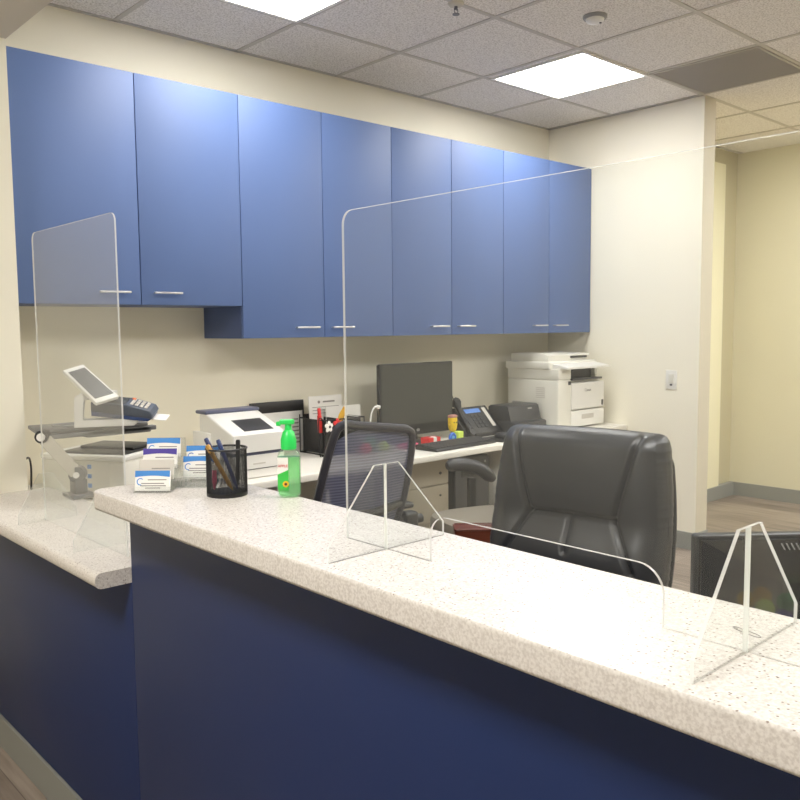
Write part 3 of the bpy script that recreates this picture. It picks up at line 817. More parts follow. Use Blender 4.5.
# ------------------------------------------------------------------ mesh task chair (seen from behind)
def mesh_chair(loc, rz):
    t = thing('task_chair', 'blue-grey mesh back task chair seen from behind, pulled up to the back desk', 'chair', loc, rz)
    zb, zt = .60, 1.035
    def lean(z): return .03 + .30 * (z - zb)
    def bow(x): return -.9 * x * x * .35
    outl = []
    corners = [(-.175, zb + .02), (-.192, zb + .12), (-.192, zb + .24), (-.180, zt - .075), (-.150, zt - .038), (-.085, zt - .026), (0, zt - .014), (.09, zt - .002), (.150, zt + .004), (.178, zt - .035), (.200, zb + .24), (.205, zb + .12), (.19, zb + .02), (.14, zb - .012), (0, zb - .02), (-.13, zb - .012)]
    def P(x, z): return Vector((x, lean(z) + bow(x), z))
    path = smoothpath([P(*c) for c in corners] + [P(*corners[0])], 5)[:-1]
    b = BM(); tube(b, path, .0155, 10, closed=True)
    for v in b.verts: pass
    obj('back_frame', b, M['bluemesh_frame'], t)
    b = BM(); nx, nz = 24, 24
    def half(z):
        # half width of the outline at z
        best = .2
        R = [c for c in corners[:5]] + [(-.02, zt)]
        for (x0, z0), (x1, z1) in zip(R, R[1:]):
            if z0 <= z <= z1: best = abs(x0 + (x1 - x0) * (z - z0) / max(1e-6, z1 - z0))
        return best
    g = []
    for j in range(nz + 1):
        z = zb + .0 + (zt - .012 - zb) * j / nz; h = half(z)
        if z < zb + .02: h = .205
        g.append([b.verts.new(P(-h + 2 * h * i / nx, z) + Vector((0, .012 * math.cos((i / nx - .5) * PI) * math.sin(PI * j / nz), 0))) for i in range(nx + 1)])
    for j in range(nz):
        for i in range(nx): b.faces.new([g[j][i], g[j][i + 1], g[j + 1][i + 1], g[j + 1][i]])
    obj('mesh_back', b, M['bluemesh'], t)
    b = BM(); tube(b, smoothpath([(0, lean(.66) + .035, .70), (0, .075, .56), (0, .06, .45), (0, -.06, .41)]), .028, 12)
    tube(b, smoothpath([(-.2, lean(.70) - .02, .70), (0, lean(.70) + .035, .69), (.2, lean(.70) - .02, .70)]), .017, 10)
    obj('back_support', b, M['black'], t)
    b = BM(); rings = []
    for z, k in ((.43, .93), (.44, 1), (.475, 1), (.495, .96), (.502, .86)):
        rings.append(superring(.245 * k, .235 * k, 0, -.21, z, 64, .45, .45))
    loft(b, rings); obj('seat', b, M['bluemesh_frame'], t)
    for sx in (-1, 1):
        b = BM(); tube(b, smoothpath([(sx * .20, -.20, .43), (sx * .285, -.19, .45), (sx * .30, -.18, .56), (sx * .295, -.17, .64)]), .018, 10)
        a = obj('armrest', b, M['black'], t)
        b = BM(); box(b, sx * .295 - .038, sx * .295 + .038, -.28, -.05, .64, .665, .011, 3); obj('arm_pad', b, M['black'], a)
    b = BM(); box(b, -.255, -.19, .02, .075, .585, .66, .012, 3); cyl(b, (-.22, .045, .62), (-.285, .05, .625), .018); obj('adjuster_knob', b, M['black'], t)
    swivel(t, .40)
    return t
mesh_chair((1.965, 2.405, 0), math.radians(175))

# ------------------------------------------------------------------ taupe armchair tucked under the desk, behind the leather chair
t = thing('desk_chair', 'taupe seated desk chair with dark curved arms, half hidden behind the leather chair', 'chair', (3.12, 2.49, 0), math.radians(252))
b = BM()
loft(b, [superring(.25 * k, .24 * k, 0, -.22, z, 64, .5, .5) for z, k in ((.41, .92), (.42, 1), (.455, 1), (.475, .97), (.484, .88))]); obj('seat', b, M['taupe'], t)
b = BM(); loft(b, [superring(.21 * k, .03 * k2, 0, .03 + .15 * (z - .5), z, 48, .4, .6) for z, k, k2 in ((.55, .8, .4), (.57, .95, .9), (.70, 1, 1), (.80, .97, .9), (.82, .85, .4))]); obj('backrest', b, M['dark'], t)
b = BM(); box(b, -.03, .03, .02, .045, .40, .64, .006); obj('back_bar', b, M['black'], t)
for sx in (-1, 1):
    b = BM(); box(b, sx * .275 - .016, sx * .275 + .016, -.18, -.14, .40, .62, .006); a = obj('armrest', b, M['black'], t)
    b = BM(); tube(b, smoothpath([(sx * .275, -.30, .690), (sx * .275, -.22, .692), (sx * .275, -.12, .665), (sx * .275, -.03, .60)]), [.018] + [.028] + [.033] * 15 + [.027, .018], 12); obj('arm_pad', b, M['dark'], a)
swivel(t, .385)

# reddish brown bin on the floor behind the counter
t = thing('wooden_box', 'tall reddish brown wooden box on the floor left of the leather chair', 'box', (2.36, 2.06, 0), math.radians(-42))
b = BM(); Hb = .615
out_ = [superring(.145, .05, 0, 0, z, 48, .12, .12) for z in (0, .02, Hb - .02, Hb)]
loft(b, out_); obj('box_body', b, M['brown'], t)
b = BM(); tube(b, [(p[0], p[1], Hb) for p in superring(.145, .050, 0, 0, 0, 60, .12, .12)], .004, 8, closed=True); obj('rim', b, M['brown'], t)

# ------------------------------------------------------------------ left end: printer, arm, tray, payment terminal
PZ = math.atan2(-.31, .19)            # front face direction
t = thing('laser_printer', 'white desktop printer with black top and three blue stickers, under the terminal tray', 'printer', (1.105, 3.245, ZD), PZ)
# local x runs along the front face (0..0.36), y goes back (0..0.27)
b = BM(); box(b, 0, .362, 0, .27, 0.006, .152, .010, 3); box(b, .300, .3645, -.003, .1, .012, .145, .004); obj('body', b, M['offwhite'], t)
b = BM(); box(b, -.004, .366, -.004, .274, .152, .172, .006, 3); obj('lid', b, M['white'], t)
b = BM(); box(b, .07, .35, .02, .25, .172, .180, .003); box(b, .10, .34, .10, .25, .180, .192, .004); obj('paper_output', b, M['black'], t)
for k in range(3):
    b = BM(); box(b, .205, .222, -.0012, 0.001, .128 - .036 * k - .008, .128 - .036 * k + .008, .0005)
    s = obj('sticker', b, M['stickblue'], t)
    b = BM(); box(b, .210, .217, -.0020, -.0010, .128 - .036 * k - .003, .128 - .036 * k + .003); obj('icon', b, M['lcdblue'], s)

t = thing('tray_arm', 'grey tray on a jointed pale arm clamped behind the low counter', 'tray', (1.035, 2.72, ZL))
b = BM(); prism(b, [(.930, 2.765), (1.30, 2.735), (1.325, 2.92), (.965, 2.95)], 'z', 1.043, 1.056, .003)
for v in b.verts: v.co -= Vector((1.035, 2.72, ZL))
tr = obj('tray', b, M['midgrey'], t)
b = BM(); tube(b, [(.05 + .055 * math.cos(a) - .02, .12 + .05 * math.sin(a), .2285) for a in [2 * PI * i / 24 for i in range(24)]], .0028, 6, closed=True); obj('cable_loop', b, M['grey'], tr)
def knuckle(name, p, r, m):
    b = BM(); cyl(b, Vector(p) + Vector((-.012, -.018, 0)), Vector(p) + Vector((.012, .018, 0)), r, n=24); return obj(name, b, m, t)
A0 = (-.090, .030, .208); A1 = (.008, .005, .075)
k = knuckle('upper_knuckle', A0, .021, M['black'])
b = BM(); cyl(b, Vector(A0) + Vector((-.0125, -.0185, 0)), Vector(A0) + Vector((-.016, -.024, 0)), .013, n=16); obj('bolt_cap', b, M['white'], k)
k = knuckle('lower_knuckle', A1, .026, M['midgrey'])
b = BM(); cyl(b, Vector(A1) + Vector((-.0125, -.0185, 0)), Vector(A1) + Vector((-.016, -.024, 0)), .010, n=16); obj('bolt_cap', b, M['white'], k)
b = BM(); d = (Vector(A1) - Vector(A0)); L = d.length; q = d.to_track_quat('X', 'Z').to_matrix().to_4x4()
box(b, .012, L - .006, -.012, .012, -.021, .021, .004, mx=Matrix.Translation(Vector(A0) + Vector((-.004, -.006, 0))) @ q); obj('arm_link', b, M['tan'], t)
b = BM(); box(b, -.085, .30, .02, .05, .196, .212, .003); box(b, .05, .28, .02, .16, .19, .212, .004); obj('tray_bracket', b, M['midgrey'], t)
b = BM(); box(b, -.03, .05, -.05, .05, .0005, .012, .003); box(b, -.012, .03, -.02, .03, .012, .06, .004); obj('clamp', b, M['midgrey'], t)

t = thing('payment_stand', 'white payment stand with a tilted customer display on the grey tray', 'payment terminal', (1.02, 2.80, 1.056), math.radians(-25))
TX, TY, TZ = 1.02, 2.80, 1.056
b = BM()
prof = [(px + .045, pz) for px, pz in [(0, 0), (.19, 0), (.205, .01), (.205, .04), (.19, .04), (.185, .02), (.03, .02), (.025, .03), (.03, .09), (.05, .105), (.14, .105), (.14, .118), (.03, .118), (.004, .10)]]
prism(b, prof, 'y', -.035, .035, .004)
obj('stand_body', b, M['white'], t)
b = BM(); cyl(b, (.10, 0, .092), (.10, 0, .150), .020); obj('hinge', b, M['grey'], t)
def slab(bm, c, th, inset=0.0, off=0.0):
    c = [Vector(p) for p in c]; n = (c[1] - c[0]).cross(c[3] - c[0]).normalized()
    m_ = sum(c, Vector()) / 4
    c = [p + (m_ - p).normalized() * inset for p in c]
    A = [bm.verts.new(p + n * off) for p in c]; B = [bm.verts.new(p + n * (off - th)) for p in c]
    fs = [bm.faces.new(A), bm.faces.new(list(reversed(B)))] + [bm.faces.new([A[i], B[i], B[(i + 1) % 4], A[(i + 1) % 4]]) for i in range(4)]
    return fs
Q = [(1.018, 2.75, 1.2505), (1.094, 2.77, 1.2672), (1.150, 2.62, 1.1640), (1.064, 2.60, 1.1480)]   # display corners, seen from the front
rzt = Matrix.Rotation(math.radians(25), 4, 'Z')
Ql = [rzt @ (Vector(p) - Vector((TX, TY, TZ))) for p in Q]
def make_tablet():
    c = Ql; nrm = (c[1] - c[0]).cross(c[3] - c[0])
    return c if nrm.z > 0 else [c[1], c[0], c[3], c[2]]
cc = make_tablet()
b = BM(); fs = slab(b, cc, .014); es = list({e for f in fs for e in f.edges}); bmesh.ops.bevel(b, geom=es, offset=.004, segments=2, profile=.5, affect='EDGES', clamp_overlap=True)
d = obj('display', b, M['white'], t)
b = BM(); m_ = sum(cc, Vector()) / 4
slab(b, [m_ + (p - m_) * .80 for p in cc], .001, 0, .0012); obj('screen', b, M['screen'], d, smooth=False)

RZ = math.radians(-42)
t = thing('card_reader', 'slate blue handheld card reader lying on the payment stand', 'card reader', (1.205, 2.715, 1.078), 0, rot=(math.radians(16), math.radians(6), RZ))
b = BM(); prism(b, [(-.10, .030), (.105, .022), (.11, .035), (.10, .050), (.02, .066), (-.10, .060)], 'y', -.037, .037, .005, 3); obj('body', b, M['slate'], t)
b = BM(); prism(b, [(-.10, .012), (.09, .010), (.106, .022), (.10, .032), (-.10, .032)], 'y', -.034, .034, .004, 3); obj('lower_shell', b, M['slate_blue'], t)
b = BM(); mx = Matrix.Translation((0, 0, .0665)) @ Matrix.Rotation(math.radians(2), 4, 'Y'); box(b, -.055, .015, -.026, .026, -.003, .0015, .0008, mx=mx); obj('screen', b, M['screen'], t)
kp = None
b = BM(); mx = Matrix.Translation((.058, 0, .059)) @ Matrix.Rotation(math.radians(11.5), 4, 'Y')
for i in range(4):
    for j in range(3): box(b, -.030 + i * .016, -.019 + i * .016, -.024 + j * .017, -.010 + j * .017, 0, .003, .001, mx=mx)
obj('keypad', b, M['cardgrey'], t)
b = BM(); box(b, -.034, -.022, .012, .026, .003, .0045, .001, mx=mx); obj('enter_key', b, M['orange'], t)
b = BM(); box(b, .1005, .150, -.026, .026, .016, .0185, .0006); obj('paper_slip', b, M['paper'], t)

b = BM(); tube(b, smoothpath([(1.00, 3.30, .745), (1.00, 3.22, .84), (1.05, 3.24, .90), (1.09, 3.32, .86), (1.10, 3.36, .745)]), .004, 8)
tag(obj('power_cable', b, M['black'], None), 'black cable looping up from the desk beside the column at far left', 'cable')

# ------------------------------------------------------------------ compact white printer with a sloped panel
t = thing('photo_printer', 'white compact printer with a sloped panel and dark display on the back desk', 'printer', (1.80, 3.0, ZD))
W = .265
b = BM(); prism(b, [(0, .115), (0, .190), (.010, .197), (.215, .270), (.27, .272), (.28, .262), (.28, .115)], 'x', 0, W, .007, 3); obj('upper_body', b, M['white'], t)
b = BM(); prism(b, [(.005, .004), (.005, .100), (.29, .100), (.29, .004)], 'x', .004, W - .004, .005, 2); box(b, -.012, .01, .18, .32, .004, .19, .004); obj('lower_body', b, M['white'], t)
b = BM(); box(b, .006, W - .006, .012, .275, .100, .115); obj('gap_band', b, M['lidnavy'], t, smooth=False)
b = BM(); box(b, .012, W - .012, .001, .006, .040, .0425); obj('tray_seam', b, M['dark'], t, smooth=False)
b = BM(); box(b, -.008, W + .004, .208, .300, .268, .284, .006, 3); obj('lid', b, M['lidnavy'], t)
sl = math.atan2(.270 - .197, .205)
b = BM(); mx = Matrix.Translation((W * .56, .082, .2228)) @ Matrix.Rotation(sl, 4, 'X'); box(b, -.074, .074, -.058, .058, -.002, .0012, .0008, mx=mx); obj('display', b, M['dark'], t)
b = BM(); box(b, .10, .16, .003, .006, .060, .066); obj('badge', b, M['cardgrey'], t, smooth=False)

# dark-topped board leaning behind the printer
t = thing('display_board', 'white board with a black header leaning on the wall behind the compact printer', 'board', (2.390, 3.525, ZD), 0, rot=(math.radians(-3), 0, 0))
b = BM(); box(b, -.16, .16, 0, .010, 0, .265, .002); obj('sheet', b, M['paper'], t)
b = BM(); box(b, -.163, .163, -.003, .012, .212, .268, .002); obj('header', b, M['black'], t)
b = BM(); box(b, .153, .163, -.003, .012, 0, .212, .001); box(b, -.163, -.153, -.003, .012, 0, .212, .001); obj('frame', b, M['dark'], t)
b = BM()
for k in range(7): box(b, .085, .125, -.0008, 0, .045 + .02 * k, .052 + .02 * k)
obj('printed_lines', b, M['textgrey'], t, smooth=False)

# wire file organiser
t = thing('file_organizer', 'black wire mesh file organizer on the back desk beside the monitor', 'organizer', (2.605, 3.360, ZD))
b = BM()
for x0, x1 in ((-.115, -.112), (-.002, .001), (.112, .115)): box(b, x0, x1, -.09, .10, .012, .18)
box(b, -.115, .115, .097, .10, .012, .20); box(b, -.105, .115, -.078, -.075, .035, .15); obj('panels', b, M['netblack'], t, smooth=False)
b = BM()
def rectloop(b, pts, r): tube(b, pts, r, 8, closed=True)
for z in (.006, .182): rectloop(b, [(-.13, -.10, z), (.13, -.10, z), (.13, .105, z), (-.13, .105, z)], .0032)
for x in (-.13, 0, .13):
    tube(b, [(x, -.10, .004), (x, -.10, .184)], .003, 8); tube(b, [(x, .105, .004), (x, .105, .20)], .003, 8)
for i in range(9):
    x = -.115 + .23 * i / 8; tube(b, [(x, -.10, .006), (x, .105, .006)], .0018, 6)
for z in (.06, .12): tube(b, [(-.13, -.10, z), (.13, -.10, z)], .0016, 6)
tube(b, smoothpath([(-.13, -.09, .004), (-.15, -.09, .012), (-.155, -.09, .17), (-.145, -.09, .195), (-.13, -.09, .184)]), .003, 8)
obj('wire_frame', b, M['meshwire'], t)
def sheet(name, loc, w, h, rz, tilt, m, label, lines=True, grp='papers in the wire organizer'):
    t = thing(name, label, 'paper', loc, 0, grp, rot=(math.radians(tilt), 0, rz))
    b = BM(); box(b, -w / 2, w / 2, 0, .0025, 0, h); obj('sheet', b, m, t, smooth=False)
    if lines:
        b = BM(); cyl(b, (-w * .20, -.0006, h - .032), (-w * .20, 0, h - .032), .008, n=12); box(b, -w * .08, w * .28, -.0006, 0, h - .036, h - .028)
        for k in range(3): box(b, -w * .4, w * .4, -.0006, 0, h - .060 - .016 * k, h - .057 - .016 * k)
        obj('printed_lines', b, M['textgrey'], t, smooth=False)
sheet('paper_sheet', (2.622, 3.425, ZD + .012), .215, .278, 0, -3, M['paper'], 'tall white printed sheet at the back of the wire organizer')
sheet('paper_sheet', (2.708, 3.385, ZD + .012), .215, .222, math.radians(-6), -4, M['paper'], 'lower white folder leaning to the right in the wire organizer', False)
b = BM(); lathe(b, [(.011, 0), (.0115, .006), (.0115, .085), (.009, .088), (.009, .12), (.007, .124)], n=16)
tag(obj('marker', b, M['red'], None, loc=(2.482, 3.300, ZD + .118), rot=(math.radians(-4), 0, 0)), 'red marker standing in the wire organizer', 'marker')
# gold leaf ornament
b = BM(); rows = []
for i in range(9):
    s = i / 8; w = .020 * math.sin(PI * min(1, s * .94 + .06)) + .0008; rows.append((s, w))
L_ = [b.verts.new((-w + .035 * s, -.002 * math.sin(s * 3), .09 * s)) for s, w in rows]; C_ = [b.verts.new((.035 * s, .004, .09 * s)) for s, w in rows]; R_ = [b.verts.new((w + .035 * s, -.002 * math.sin(s * 3), .09 * s)) for s, w in rows]
for i in range(8):
    b.faces.new([L_[i], C_[i], C_[i + 1], L_[i + 1]]); b.faces.new([C_[i], R_[i], R_[i + 1], C_[i + 1]])
o = tag(obj('leaf_ornament', b, M['gold'], None, loc=(2.575, 3.268, ZD + .155)), 'gold leaf ornament sticking up from the wire organizer', 'ornament')
o.modifiers.new('solid', 'SOLIDIFY').thickness = .002
def flower(loc, m, label, r=.022):
    t = thing('fabric_flower', label, 'flower', loc, 0, rot=(PI / 2, 0, .15))
    for k in range(5):
        a = 2 * PI * k / 5 + .3
        b = BM(); bmesh.ops.create_uvsphere(b, u_segments=14, v_segments=8, radius=r * .62)
        for v in b.verts: v.co = Vector((v.co.x * 1.0, v.co.y * .8, v.co.z * .35))
        obj('petal', b, m, t, loc=(r * .75 * math.cos(a), r * .75 * math.sin(a), 0), rot=(0, .15, a))
    b = BM(); bmesh.ops.create_uvsphere(b, u_segments=12, v_segments=8, radius=r * .32); obj('flower_centre', b, M['dark'], t, loc=(0, 0, .005))
flower((2.500, 3.251, ZD + .150), M['paper'], 'white fabric flower on the front of the wire organizer')
flower((2.553, 3.251, ZD + .160), M['red'], 'red fabric flower on the front of the wire organizer')

# gooseneck lamp beside the monitor
t = thing('gooseneck_light', 'small white gooseneck light beside the left edge of the monitor', 'lamp', (2.765, 3.25, ZD))
b = BM(); lathe(b, [(.028, 0), (.028, .06), (.022, .07), (.008, .072)], n=24); obj('base', b, M['toygreen'], t)
b = BM(); tube(b, smoothpath([(0, 0, .07), (.002, 0, .13), (.012, 0, .195), (.032, 0, .225), (.050, 0, .230)]), .0042, 8); obj('neck', b, M['white'], t)
b = BM(); cyl(b, (.046, 0, .231), (.066, 0, .224), .008, .010); obj('lamp_head', b, M['white'], t)
def blob(loc, r, m, label):
    b = BM(); lathe(b, [(r * .5, 0), (r * .95, r * .35), (r, r * .8), (r * .75, r * 1.4), (r * .3, r * 1.65)], n=18)
    tag(obj('desk_toy', b, m, None, loc=loc), label, 'toy')
blob((2.815, 3.20, ZD + .0), .030, M['lime'], 'lime green toy ball on the desk left of the monitor')
blob((2.690, 3.20, ZD), .034, M['red'], 'red toy ball on the desk behind the mesh chair')

# keyboard, mouse pad, mouse
t = thing('keyboard', 'black keyboard on the front edge of the back desk', 'keyboard', (3.205, 3.045, ZD), math.radians(2))
b = BM(); prism(b, [(-.075, 0), (.08, 0), (.08, .026), (-.068, .014), (-.075, .008)], 'x', -.24, .24, .003); obj('case', b, M['black'], t)
b = BM(); mx = Matrix.Translation((0, 0, .0205)) @ Matrix.Rotation(math.atan2(.012, .148), 4, 'X')
for r_ in range(5):
    for c_ in range(20): box(b, -.228 + c_ * .0228, -.228 + c_ * .0228 + .019, -.058 + r_ * .024, -.058 + r_ * .024 + .020, 0, .004, .001, 1, mx=mx)
o = obj('keys', b, M['dark'], t, smooth=False); o['kind'] = 'stuff'
t = thing('mouse_pad', 'black mouse pad right of the keyboard on the back desk', 'mouse pad', (3.585, 3.065, ZD), math.radians(3))
b = BM(); box(b, -.115, .115, -.10, .10, 0, .004, .0015); obj('pad', b, M['black'], t)
t = thing('computer_mouse', 'dark computer mouse on the black mouse pad', 'mouse', (3.60, 3.06, ZD + .004), math.radians(10))
b = BM(); loft(b, [superring(.030 * k, .052 * k, 0, 0, z, 32, .8, .8) for z, k in ((0, .95), (.008, 1), (.022, .9), (.031, .65), (.035, .3))]); obj('body', b, M['dark'], t)
b = BM(); cyl(b, (-.003, -.03, .028), (.003, -.03, .028), .007, n=14); obj('scroll_wheel', b, M['grey'], t)

# little things in front of the monitor
def notebox(name, loc, s, m, label, cat, rz=0, bev=.002):
    b = BM(); box(b, -s[0] / 2, s[0] / 2, -s[1] / 2, s[1] / 2, 0, s[2], bev)
    return tag(obj(name, b, m, None, loc=loc, rot=(0, 0, rz)), label, cat)
notebox('note_pad', (2.985, 3.20, ZD), (.11, .06, .022), M['pink'], 'pink note pad on the desk at the left end of the keyboard', 'note pad', .15)
t = thing('sweets_box', 'small red and white box in front of the monitor', 'box', (3.135, 3.175, ZD), .1)
b = BM(); box(b, -.05, .05, -.03, .03, 0, .045, .004); obj('box_body', b, M['red'], t)
b = BM(); box(b, -.012, .014, -.0315, .0, .006, .0462); obj('white_band', b, M['paper'], t, smooth=False)
notebox('paper_strip', (3.265, 3.17, ZD), (.12, .05, .006), M['ltblue'], 'pale blue paper pad in front of the monitor', 'paper', .1, .001)
t = thing('tape_roll', 'blue tape roll standing before the black telephone', 'tape', (3.300, 3.170, ZD))
b = BM(); tube(b, [(.018 * math.cos(2 * PI * i / 28), 0, .0275 + .018 * math.sin(2 * PI * i / 28)) for i in range(28)], .0095, 10, closed=True); obj('ring', b, M['bluetoy'], t)
b = BM(); cyl(b, (0, -.008, .0275), (0, .008, .0275), .0095, n=20); obj('core', b, M['ltblue'], t)
notebox('note_cube', (3.350, 3.175, ZD), (.044, .044, .056), M['lime'], 'lime yellow note cube standing before the black telephone', 'note cube', .1)
t = thing('toy_figure', 'bright yellow toy figure standing on the note cube by the telephone', 'toy', (3.322, 3.190, ZD + .0565))
b = BM(); loft(b, [superring(.024 * k, .018 * k, 0, 0, z, 28, .5, .5) for z, k in ((0, .5), (.006, .72), (.02, .95), (.04, 1.05), (.07, 1.05), (.078, .98))]); obj('body', b, M['yellow'], t)
b = BM(); loft(b, [superring(.028 * k, .021 * k, 0, 0, z, 28, .6, .6) for z, k in ((.078, .9), (.083, 1), (.09, .95), (.094, .7))]); obj('cap', b, mat('dusty_pink', rgb(176, 122, 110), .6), t)
for sx in (-1, 1):
    b = BM(); cyl(b, (sx * .009, -.020, .052), (sx * .009, -.0215, .052), .004, n=12); obj('eye', b, M['dark'], t)
    b = BM(); tube(b, [(sx * .022, 0, .045), (sx * .032, -.004, .036)], .004, 8); obj('arm', b, M['yellow'], t)

# desk telephone
t = thing('desk_phone', 'black desk telephone with a blue lit display beside the monitor', 'telephone', (3.600, 3.245, ZD), 0)
b = BM(); prism(b, [(-.05, 0), (.10, 0), (.10, .158), (.085, .165), (-.045, .03), (-.05, .02)], 'x', -.075, .155, .005, 2); obj('body', b, M['black'], t)
sl = math.atan2(.135, .13)
def onface(x0, x1, u0, u1, h0, h1, bv=.0008):
    b = BM(); box(b, x0, x1, u0, u1, h0, h1, bv, 1, mx=Matrix.Translation((0, -.045, .030)) @ Matrix.Rotation(sl, 4, 'X')); return b
obj('display', onface(-.055, .075, .140, .170, .0, .003), M['lcdblue'], t)
b = BM()
for i in range(4):
    for j in range(3): box(b, -.030 + j * .032, -.007 + j * .032, .030 + i * .026, .048 + i * .026, 0, .004, .001, 1, mx=Matrix.Translation((0, -.045, .030)) @ Matrix.Rotation(sl, 4, 'X'))
obj('keypad', b, M['dark'], t)
obj('speed_dial_strip', onface(.100, .130, .03, .172, 0, .002), M['cardgrey'], t)
b = BM(); p = smoothpath([(-.115, -.04, .045), (-.115, .0, .090), (-.115, .045, .155), (-.115, .070, .205)], 5)
tube(b, p, [.022, .021, .018, .015, .014, .014, .014, .014, .014, .014, .015, .017, .020, .022, .023, .022][:len(p)], 14)
cyl(b, (-.115, -.06, .045), (-.115, -.035, .03), .024); cyl(b, (-.115, .06, .212), (-.115, .090, .185), .025)
obj('handset', b, M['black'], t)
b = BM(); prism(b, [(-.045, 0), (.09, 0), (.09, .165), (-.045, .018)], 'x', -.145, -.078, .004); obj('cradle', b, M['black'], t)
b = BM(); tube(b, [(-.118, .09, .215), (-.124, .096, .240)], .003, 6); obj('antenna', b, M['black'], t)
notebox('eraser', (3.72, 3.01, ZD), (.05, .04, .03), M['ltblue'], 'light blue eraser on the desk beside the leather chair', 'eraser', .2)

# black scanner
t = thing('document_scanner', 'black document scanner between the telephone and the white printer', 'scanner', (3.935, 3.14, ZD))
b = BM(); prism(b, [(-.03, 0), (.19, 0), (.19, .06), (.02, .078), (-.03, .066)], 'x', -.165, .135, .006, 2); obj('body', b, M['dark'], t)
b = BM(); prism(b, [(.005, .072), (.030, .160), (.045, .168), (.165, .168), (.185, .158), (.185, .062)], 'x', -.160, .130, .004, 2); obj('lid', b, mat('charcoal', rgb(50, 51, 54), .4), t)
b = BM(); box(b, .02, .06, -.0015, .001, -.004, .004, .0005, mx=Matrix.Translation((0, .0245, .142)) @ Matrix.Rotation(math.atan2(-.025, .088), 4, 'X')); obj('logo_badge', b, M['clip'], t)
b = BM(); box(b, -.13, .13, -.034, -.028, .022, .030); obj('output_slot', b, M['black_gloss'], t, smooth=False)

# multifunction printer in the corner
t = thing('multifunction_printer', 'large white multifunction printer in the right corner of the desk', 'printer', (4.10, 3.045, ZD))
W, Dp = .485, .40
b = BM(); box(b, 0, .135, 0, Dp, .006, .31, .010, 3); box(b, .13, W, .03, Dp, .006, .31, .006)
obj('body', b, M['offwhite'], t)
b = BM(); box(b, .132, W - .002, -.006, .03, .118, .285, .008, 3); dr = obj('front_cover', b, M['white'], t)
text_mesh('lettering', 'Canon', .026, M['dark'], dr, (.30, -.0065, .235), (PI / 2, 0, 0))
b = BM(); box(b, .132, W - .002, -.006, .03, .010, .110, .006, 3); dr2 = obj('paper_drawer', b, M['white'], t)
b = BM(); box(b, .235, .365, -.0075, -.003, .055, .085, .003); obj('drawer_pull', b, M['cardgrey'], dr2)
b = BM(); box(b, W - .035, W - .015, -.008, -.003, .13, .165, .002); obj('power_button', b, M['dark'], dr)
b = BM(); box(b, .10, .128, -.001, .003, .275, .298, .001); obj('usb_port', b, M['dark'], t)
b = BM(); box(b, .135, W - .01, .08, .36, .292, .372); obj('output_bay', b, M['black'], t, smooth=False)
b = BM(); prism(b, [(.0, .30), (.10, .296), (.10, .31), (.0, .312)], 'x', .145, W - .02, .002); obj('output_tray', b, M['dark'], t)
b = BM(); box(b, 0, .13, .0, Dp, .31, .375, .006); box(b, .13, W, .30, Dp, .31, .375, .004); box(b, .455, W, .05, Dp, .31, .375, .003); obj('scanner_support', b, M['offwhite'], t)
b = BM(); box(b, -.012, W + .012, .06, Dp + .01, .372, .420, .010, 3); sc_ = obj('scanner_bed', b, M['offwhite'], t)
b = BM(); prism(b, [(-.055, .376), (-.055, .388), (.065, .408), (.065, .372)], 'x', .02, W - .01, .004, 2); cp = obj('control_panel', b, M['white'], t)
b = BM(); box(b, .19, .30, -.05, .02, 0, .0015, .0005, mx=Matrix.Translation((0, 0, .3955)) @ Matrix.Rotation(math.atan2(.02, .12), 4, 'X')); obj('touch_screen', b, M['grey'], cp)
b = BM(); prism(b, [(.10, .42), (.10, .455), (.14, .470), (Dp, .470), (Dp, .42)], 'x', .03, .26, .006); obj('document_feeder', b, M['offwhite'], t)
b = BM(); prism(b, [(.10, .45), (.10, .462), (.34, .470), (.34, .458)], 'x', .25, W - .02, .002); box(b, .26, W - .03, .12, .34, .42, .435, .002); obj('feeder_tray', b, M['white'], t)
b = BM(); box(b, .262, W - .032, .11, .33, .436, .448); obj('feeder_gap', b, M['dark'], t, smooth=False)
b = BM()
for k in range(6): box(b, -.0010, .001, .10, .17, .195 + .012 * k, .201 + .012 * k)
obj('side_vent', b, M['cardgrey'], t, smooth=False)
b = BM(); box(b, -.0010, .001, .28, .36, .14, .165); obj('rating_label', b, M['grey'], t, smooth=False)

# beige pedestal under the desk
t = thing('file_pedestal', 'beige drawer pedestal under the back desk near the keyboard', 'cabinet', (2.985, 3.10, 0))
b = BM(); prism(b, [(-.20, .335), (-.20, .700), (.20, .700), (.20, .39), (.18, .35), (.15, .335)], 'y', 0, .42, .003); box(b, -.19, .12, .03, .42, .04, .335, .006); obj('case', b, M['beige'], t)
b = BM(); box(b, -.195, .195, -.014, -.001, .54, .695, .003); d = obj('drawer', b, M['beige'], t)
b = BM(); cyl(b, (.13, -.013, .60), (.13, -.019, .60), .008, n=14); obj('lock', b, M['dark'], d)
b = BM(); prism(b, [(-.195, .345), (-.195, .534), (.195, .534), (.195, .39), (.177, .356), (.15, .345)], 'y', -.014, -.001, .003); d = obj('drawer', b, M['beige'], t)
b = BM(); cyl(b, (.13, -.013, .48), (.13, -.019, .48), .006, n=14); obj('lock', b, M['dark'], d)
b = BM(); box(b, -.19, .12, .03, .40, .0, .04, .003); obj('plinth', b, M['dark'], t)

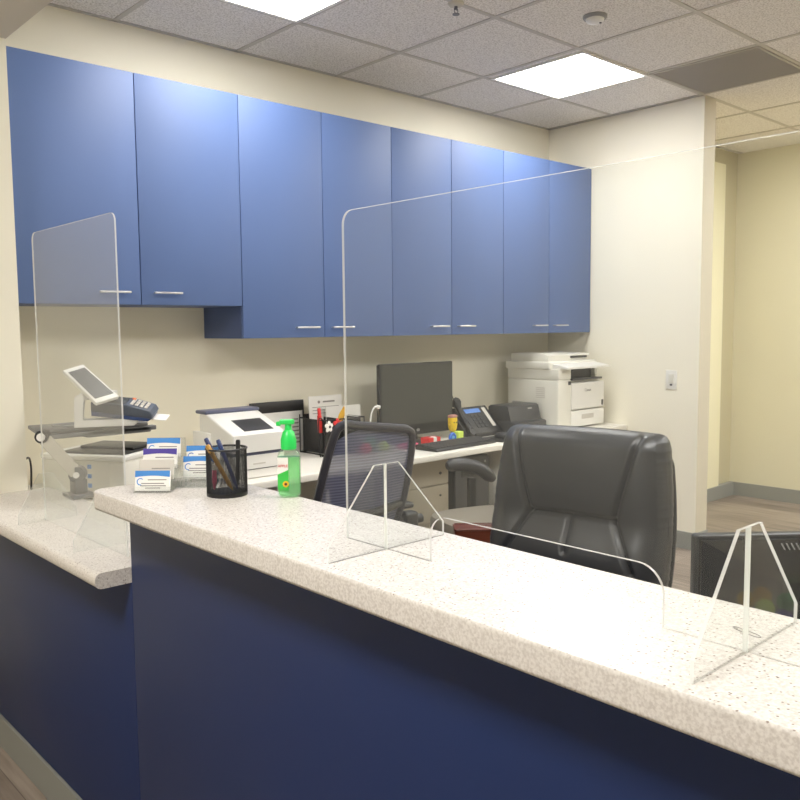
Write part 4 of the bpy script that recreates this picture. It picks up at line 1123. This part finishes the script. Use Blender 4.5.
# black block beside it, added to stand for deep shade under the desk
t = thing('desk_shade_block', 'tall black block painting the deep shade under the desk, right of the beige pedestal', 'shade block', (3.345, 3.06, 0))
b = BM(); box(b, -.14, .14, .012, .46, .015, .665, .006); obj('case', b, M['black'], t)
b = BM(); box(b, -.138, .138, 0, .012, .02, .66, .004); fp = obj('front_panel', b, M['dark'], t)
b = BM(); box(b, -.09, .09, -.003, 0, .56, .60, .001); obj('block_inset', b, M['black'], fp)
b = BM(); cyl(b, (.10, .001, .63), (.10, -.003, .63), .008, n=16); obj('power_button', b, M['grey'], fp)
b = BM()
for fx in (-.11, .11): box(b, fx - .02, fx + .02, .03, .43, 0, .015, .003)
obj('feet', b, M['black'], t)

# light switch
t = thing('light_switch', 'white light switch plate on the right wall', 'switch', (XW, 2.618, 1.042), 0)
b = BM(); box(b, -.007, 0, -.038, .038, -.060, .060, .003); obj('plate', b, M['white'], t)
b = BM(); box(b, -.011, -.006, -.017, .017, -.020, .036, .002); obj('rocker', b, M['offwhite'], t)
b = BM(); box(b, -.0095, -.006, -.008, .008, -.036, -.026, .001); obj('indicator', b, M['dark'], t)

# ------------------------------------------------------------------ camera
F, YAW, PITCH, ROLL, HC = 826.068, 0.74196, -0.08737, -0.009762, 1.3787
fw = Vector((math.sin(YAW) * math.cos(PITCH), math.cos(YAW) * math.cos(PITCH), math.sin(PITCH)))
rt = Vector((math.cos(YAW), -math.sin(YAW), 0)); up = rt.cross(fw)
r2 = rt * math.cos(ROLL) + up * math.sin(ROLL); u2 = -rt * math.sin(ROLL) + up * math.cos(ROLL)
cd = bpy.data.cameras.new('camera'); cam = bpy.data.objects.new('camera', cd); COL.objects.link(cam)
cd.sensor_width = 36; cd.lens = F / 800 * 36; cd.clip_start = .02
R = Matrix((r2, u2, -fw)).transposed().to_4x4(); R.translation = (0, 0, HC); cam.matrix_world = R
scene.camera = cam

# ------------------------------------------------------------------ world and colour
w = bpy.data.worlds.new('world'); w.use_nodes = True; scene.world = w
w.node_tree.nodes['Background'].inputs[0].default_value = (0.9, 0.88, 0.84, 1); w.node_tree.nodes['Background'].inputs[1].default_value = 0.05
scene.view_settings.view_transform = 'Standard'
scene.view_settings.exposure = 0.92
scene.view_settings.gamma = 1.12
scene.cycles.max_bounces = 12; scene.cycles.transparent_max_bounces = 24
scene.cycles.use_denoising = True
scene.cycles.sample_clamp_indirect = 6
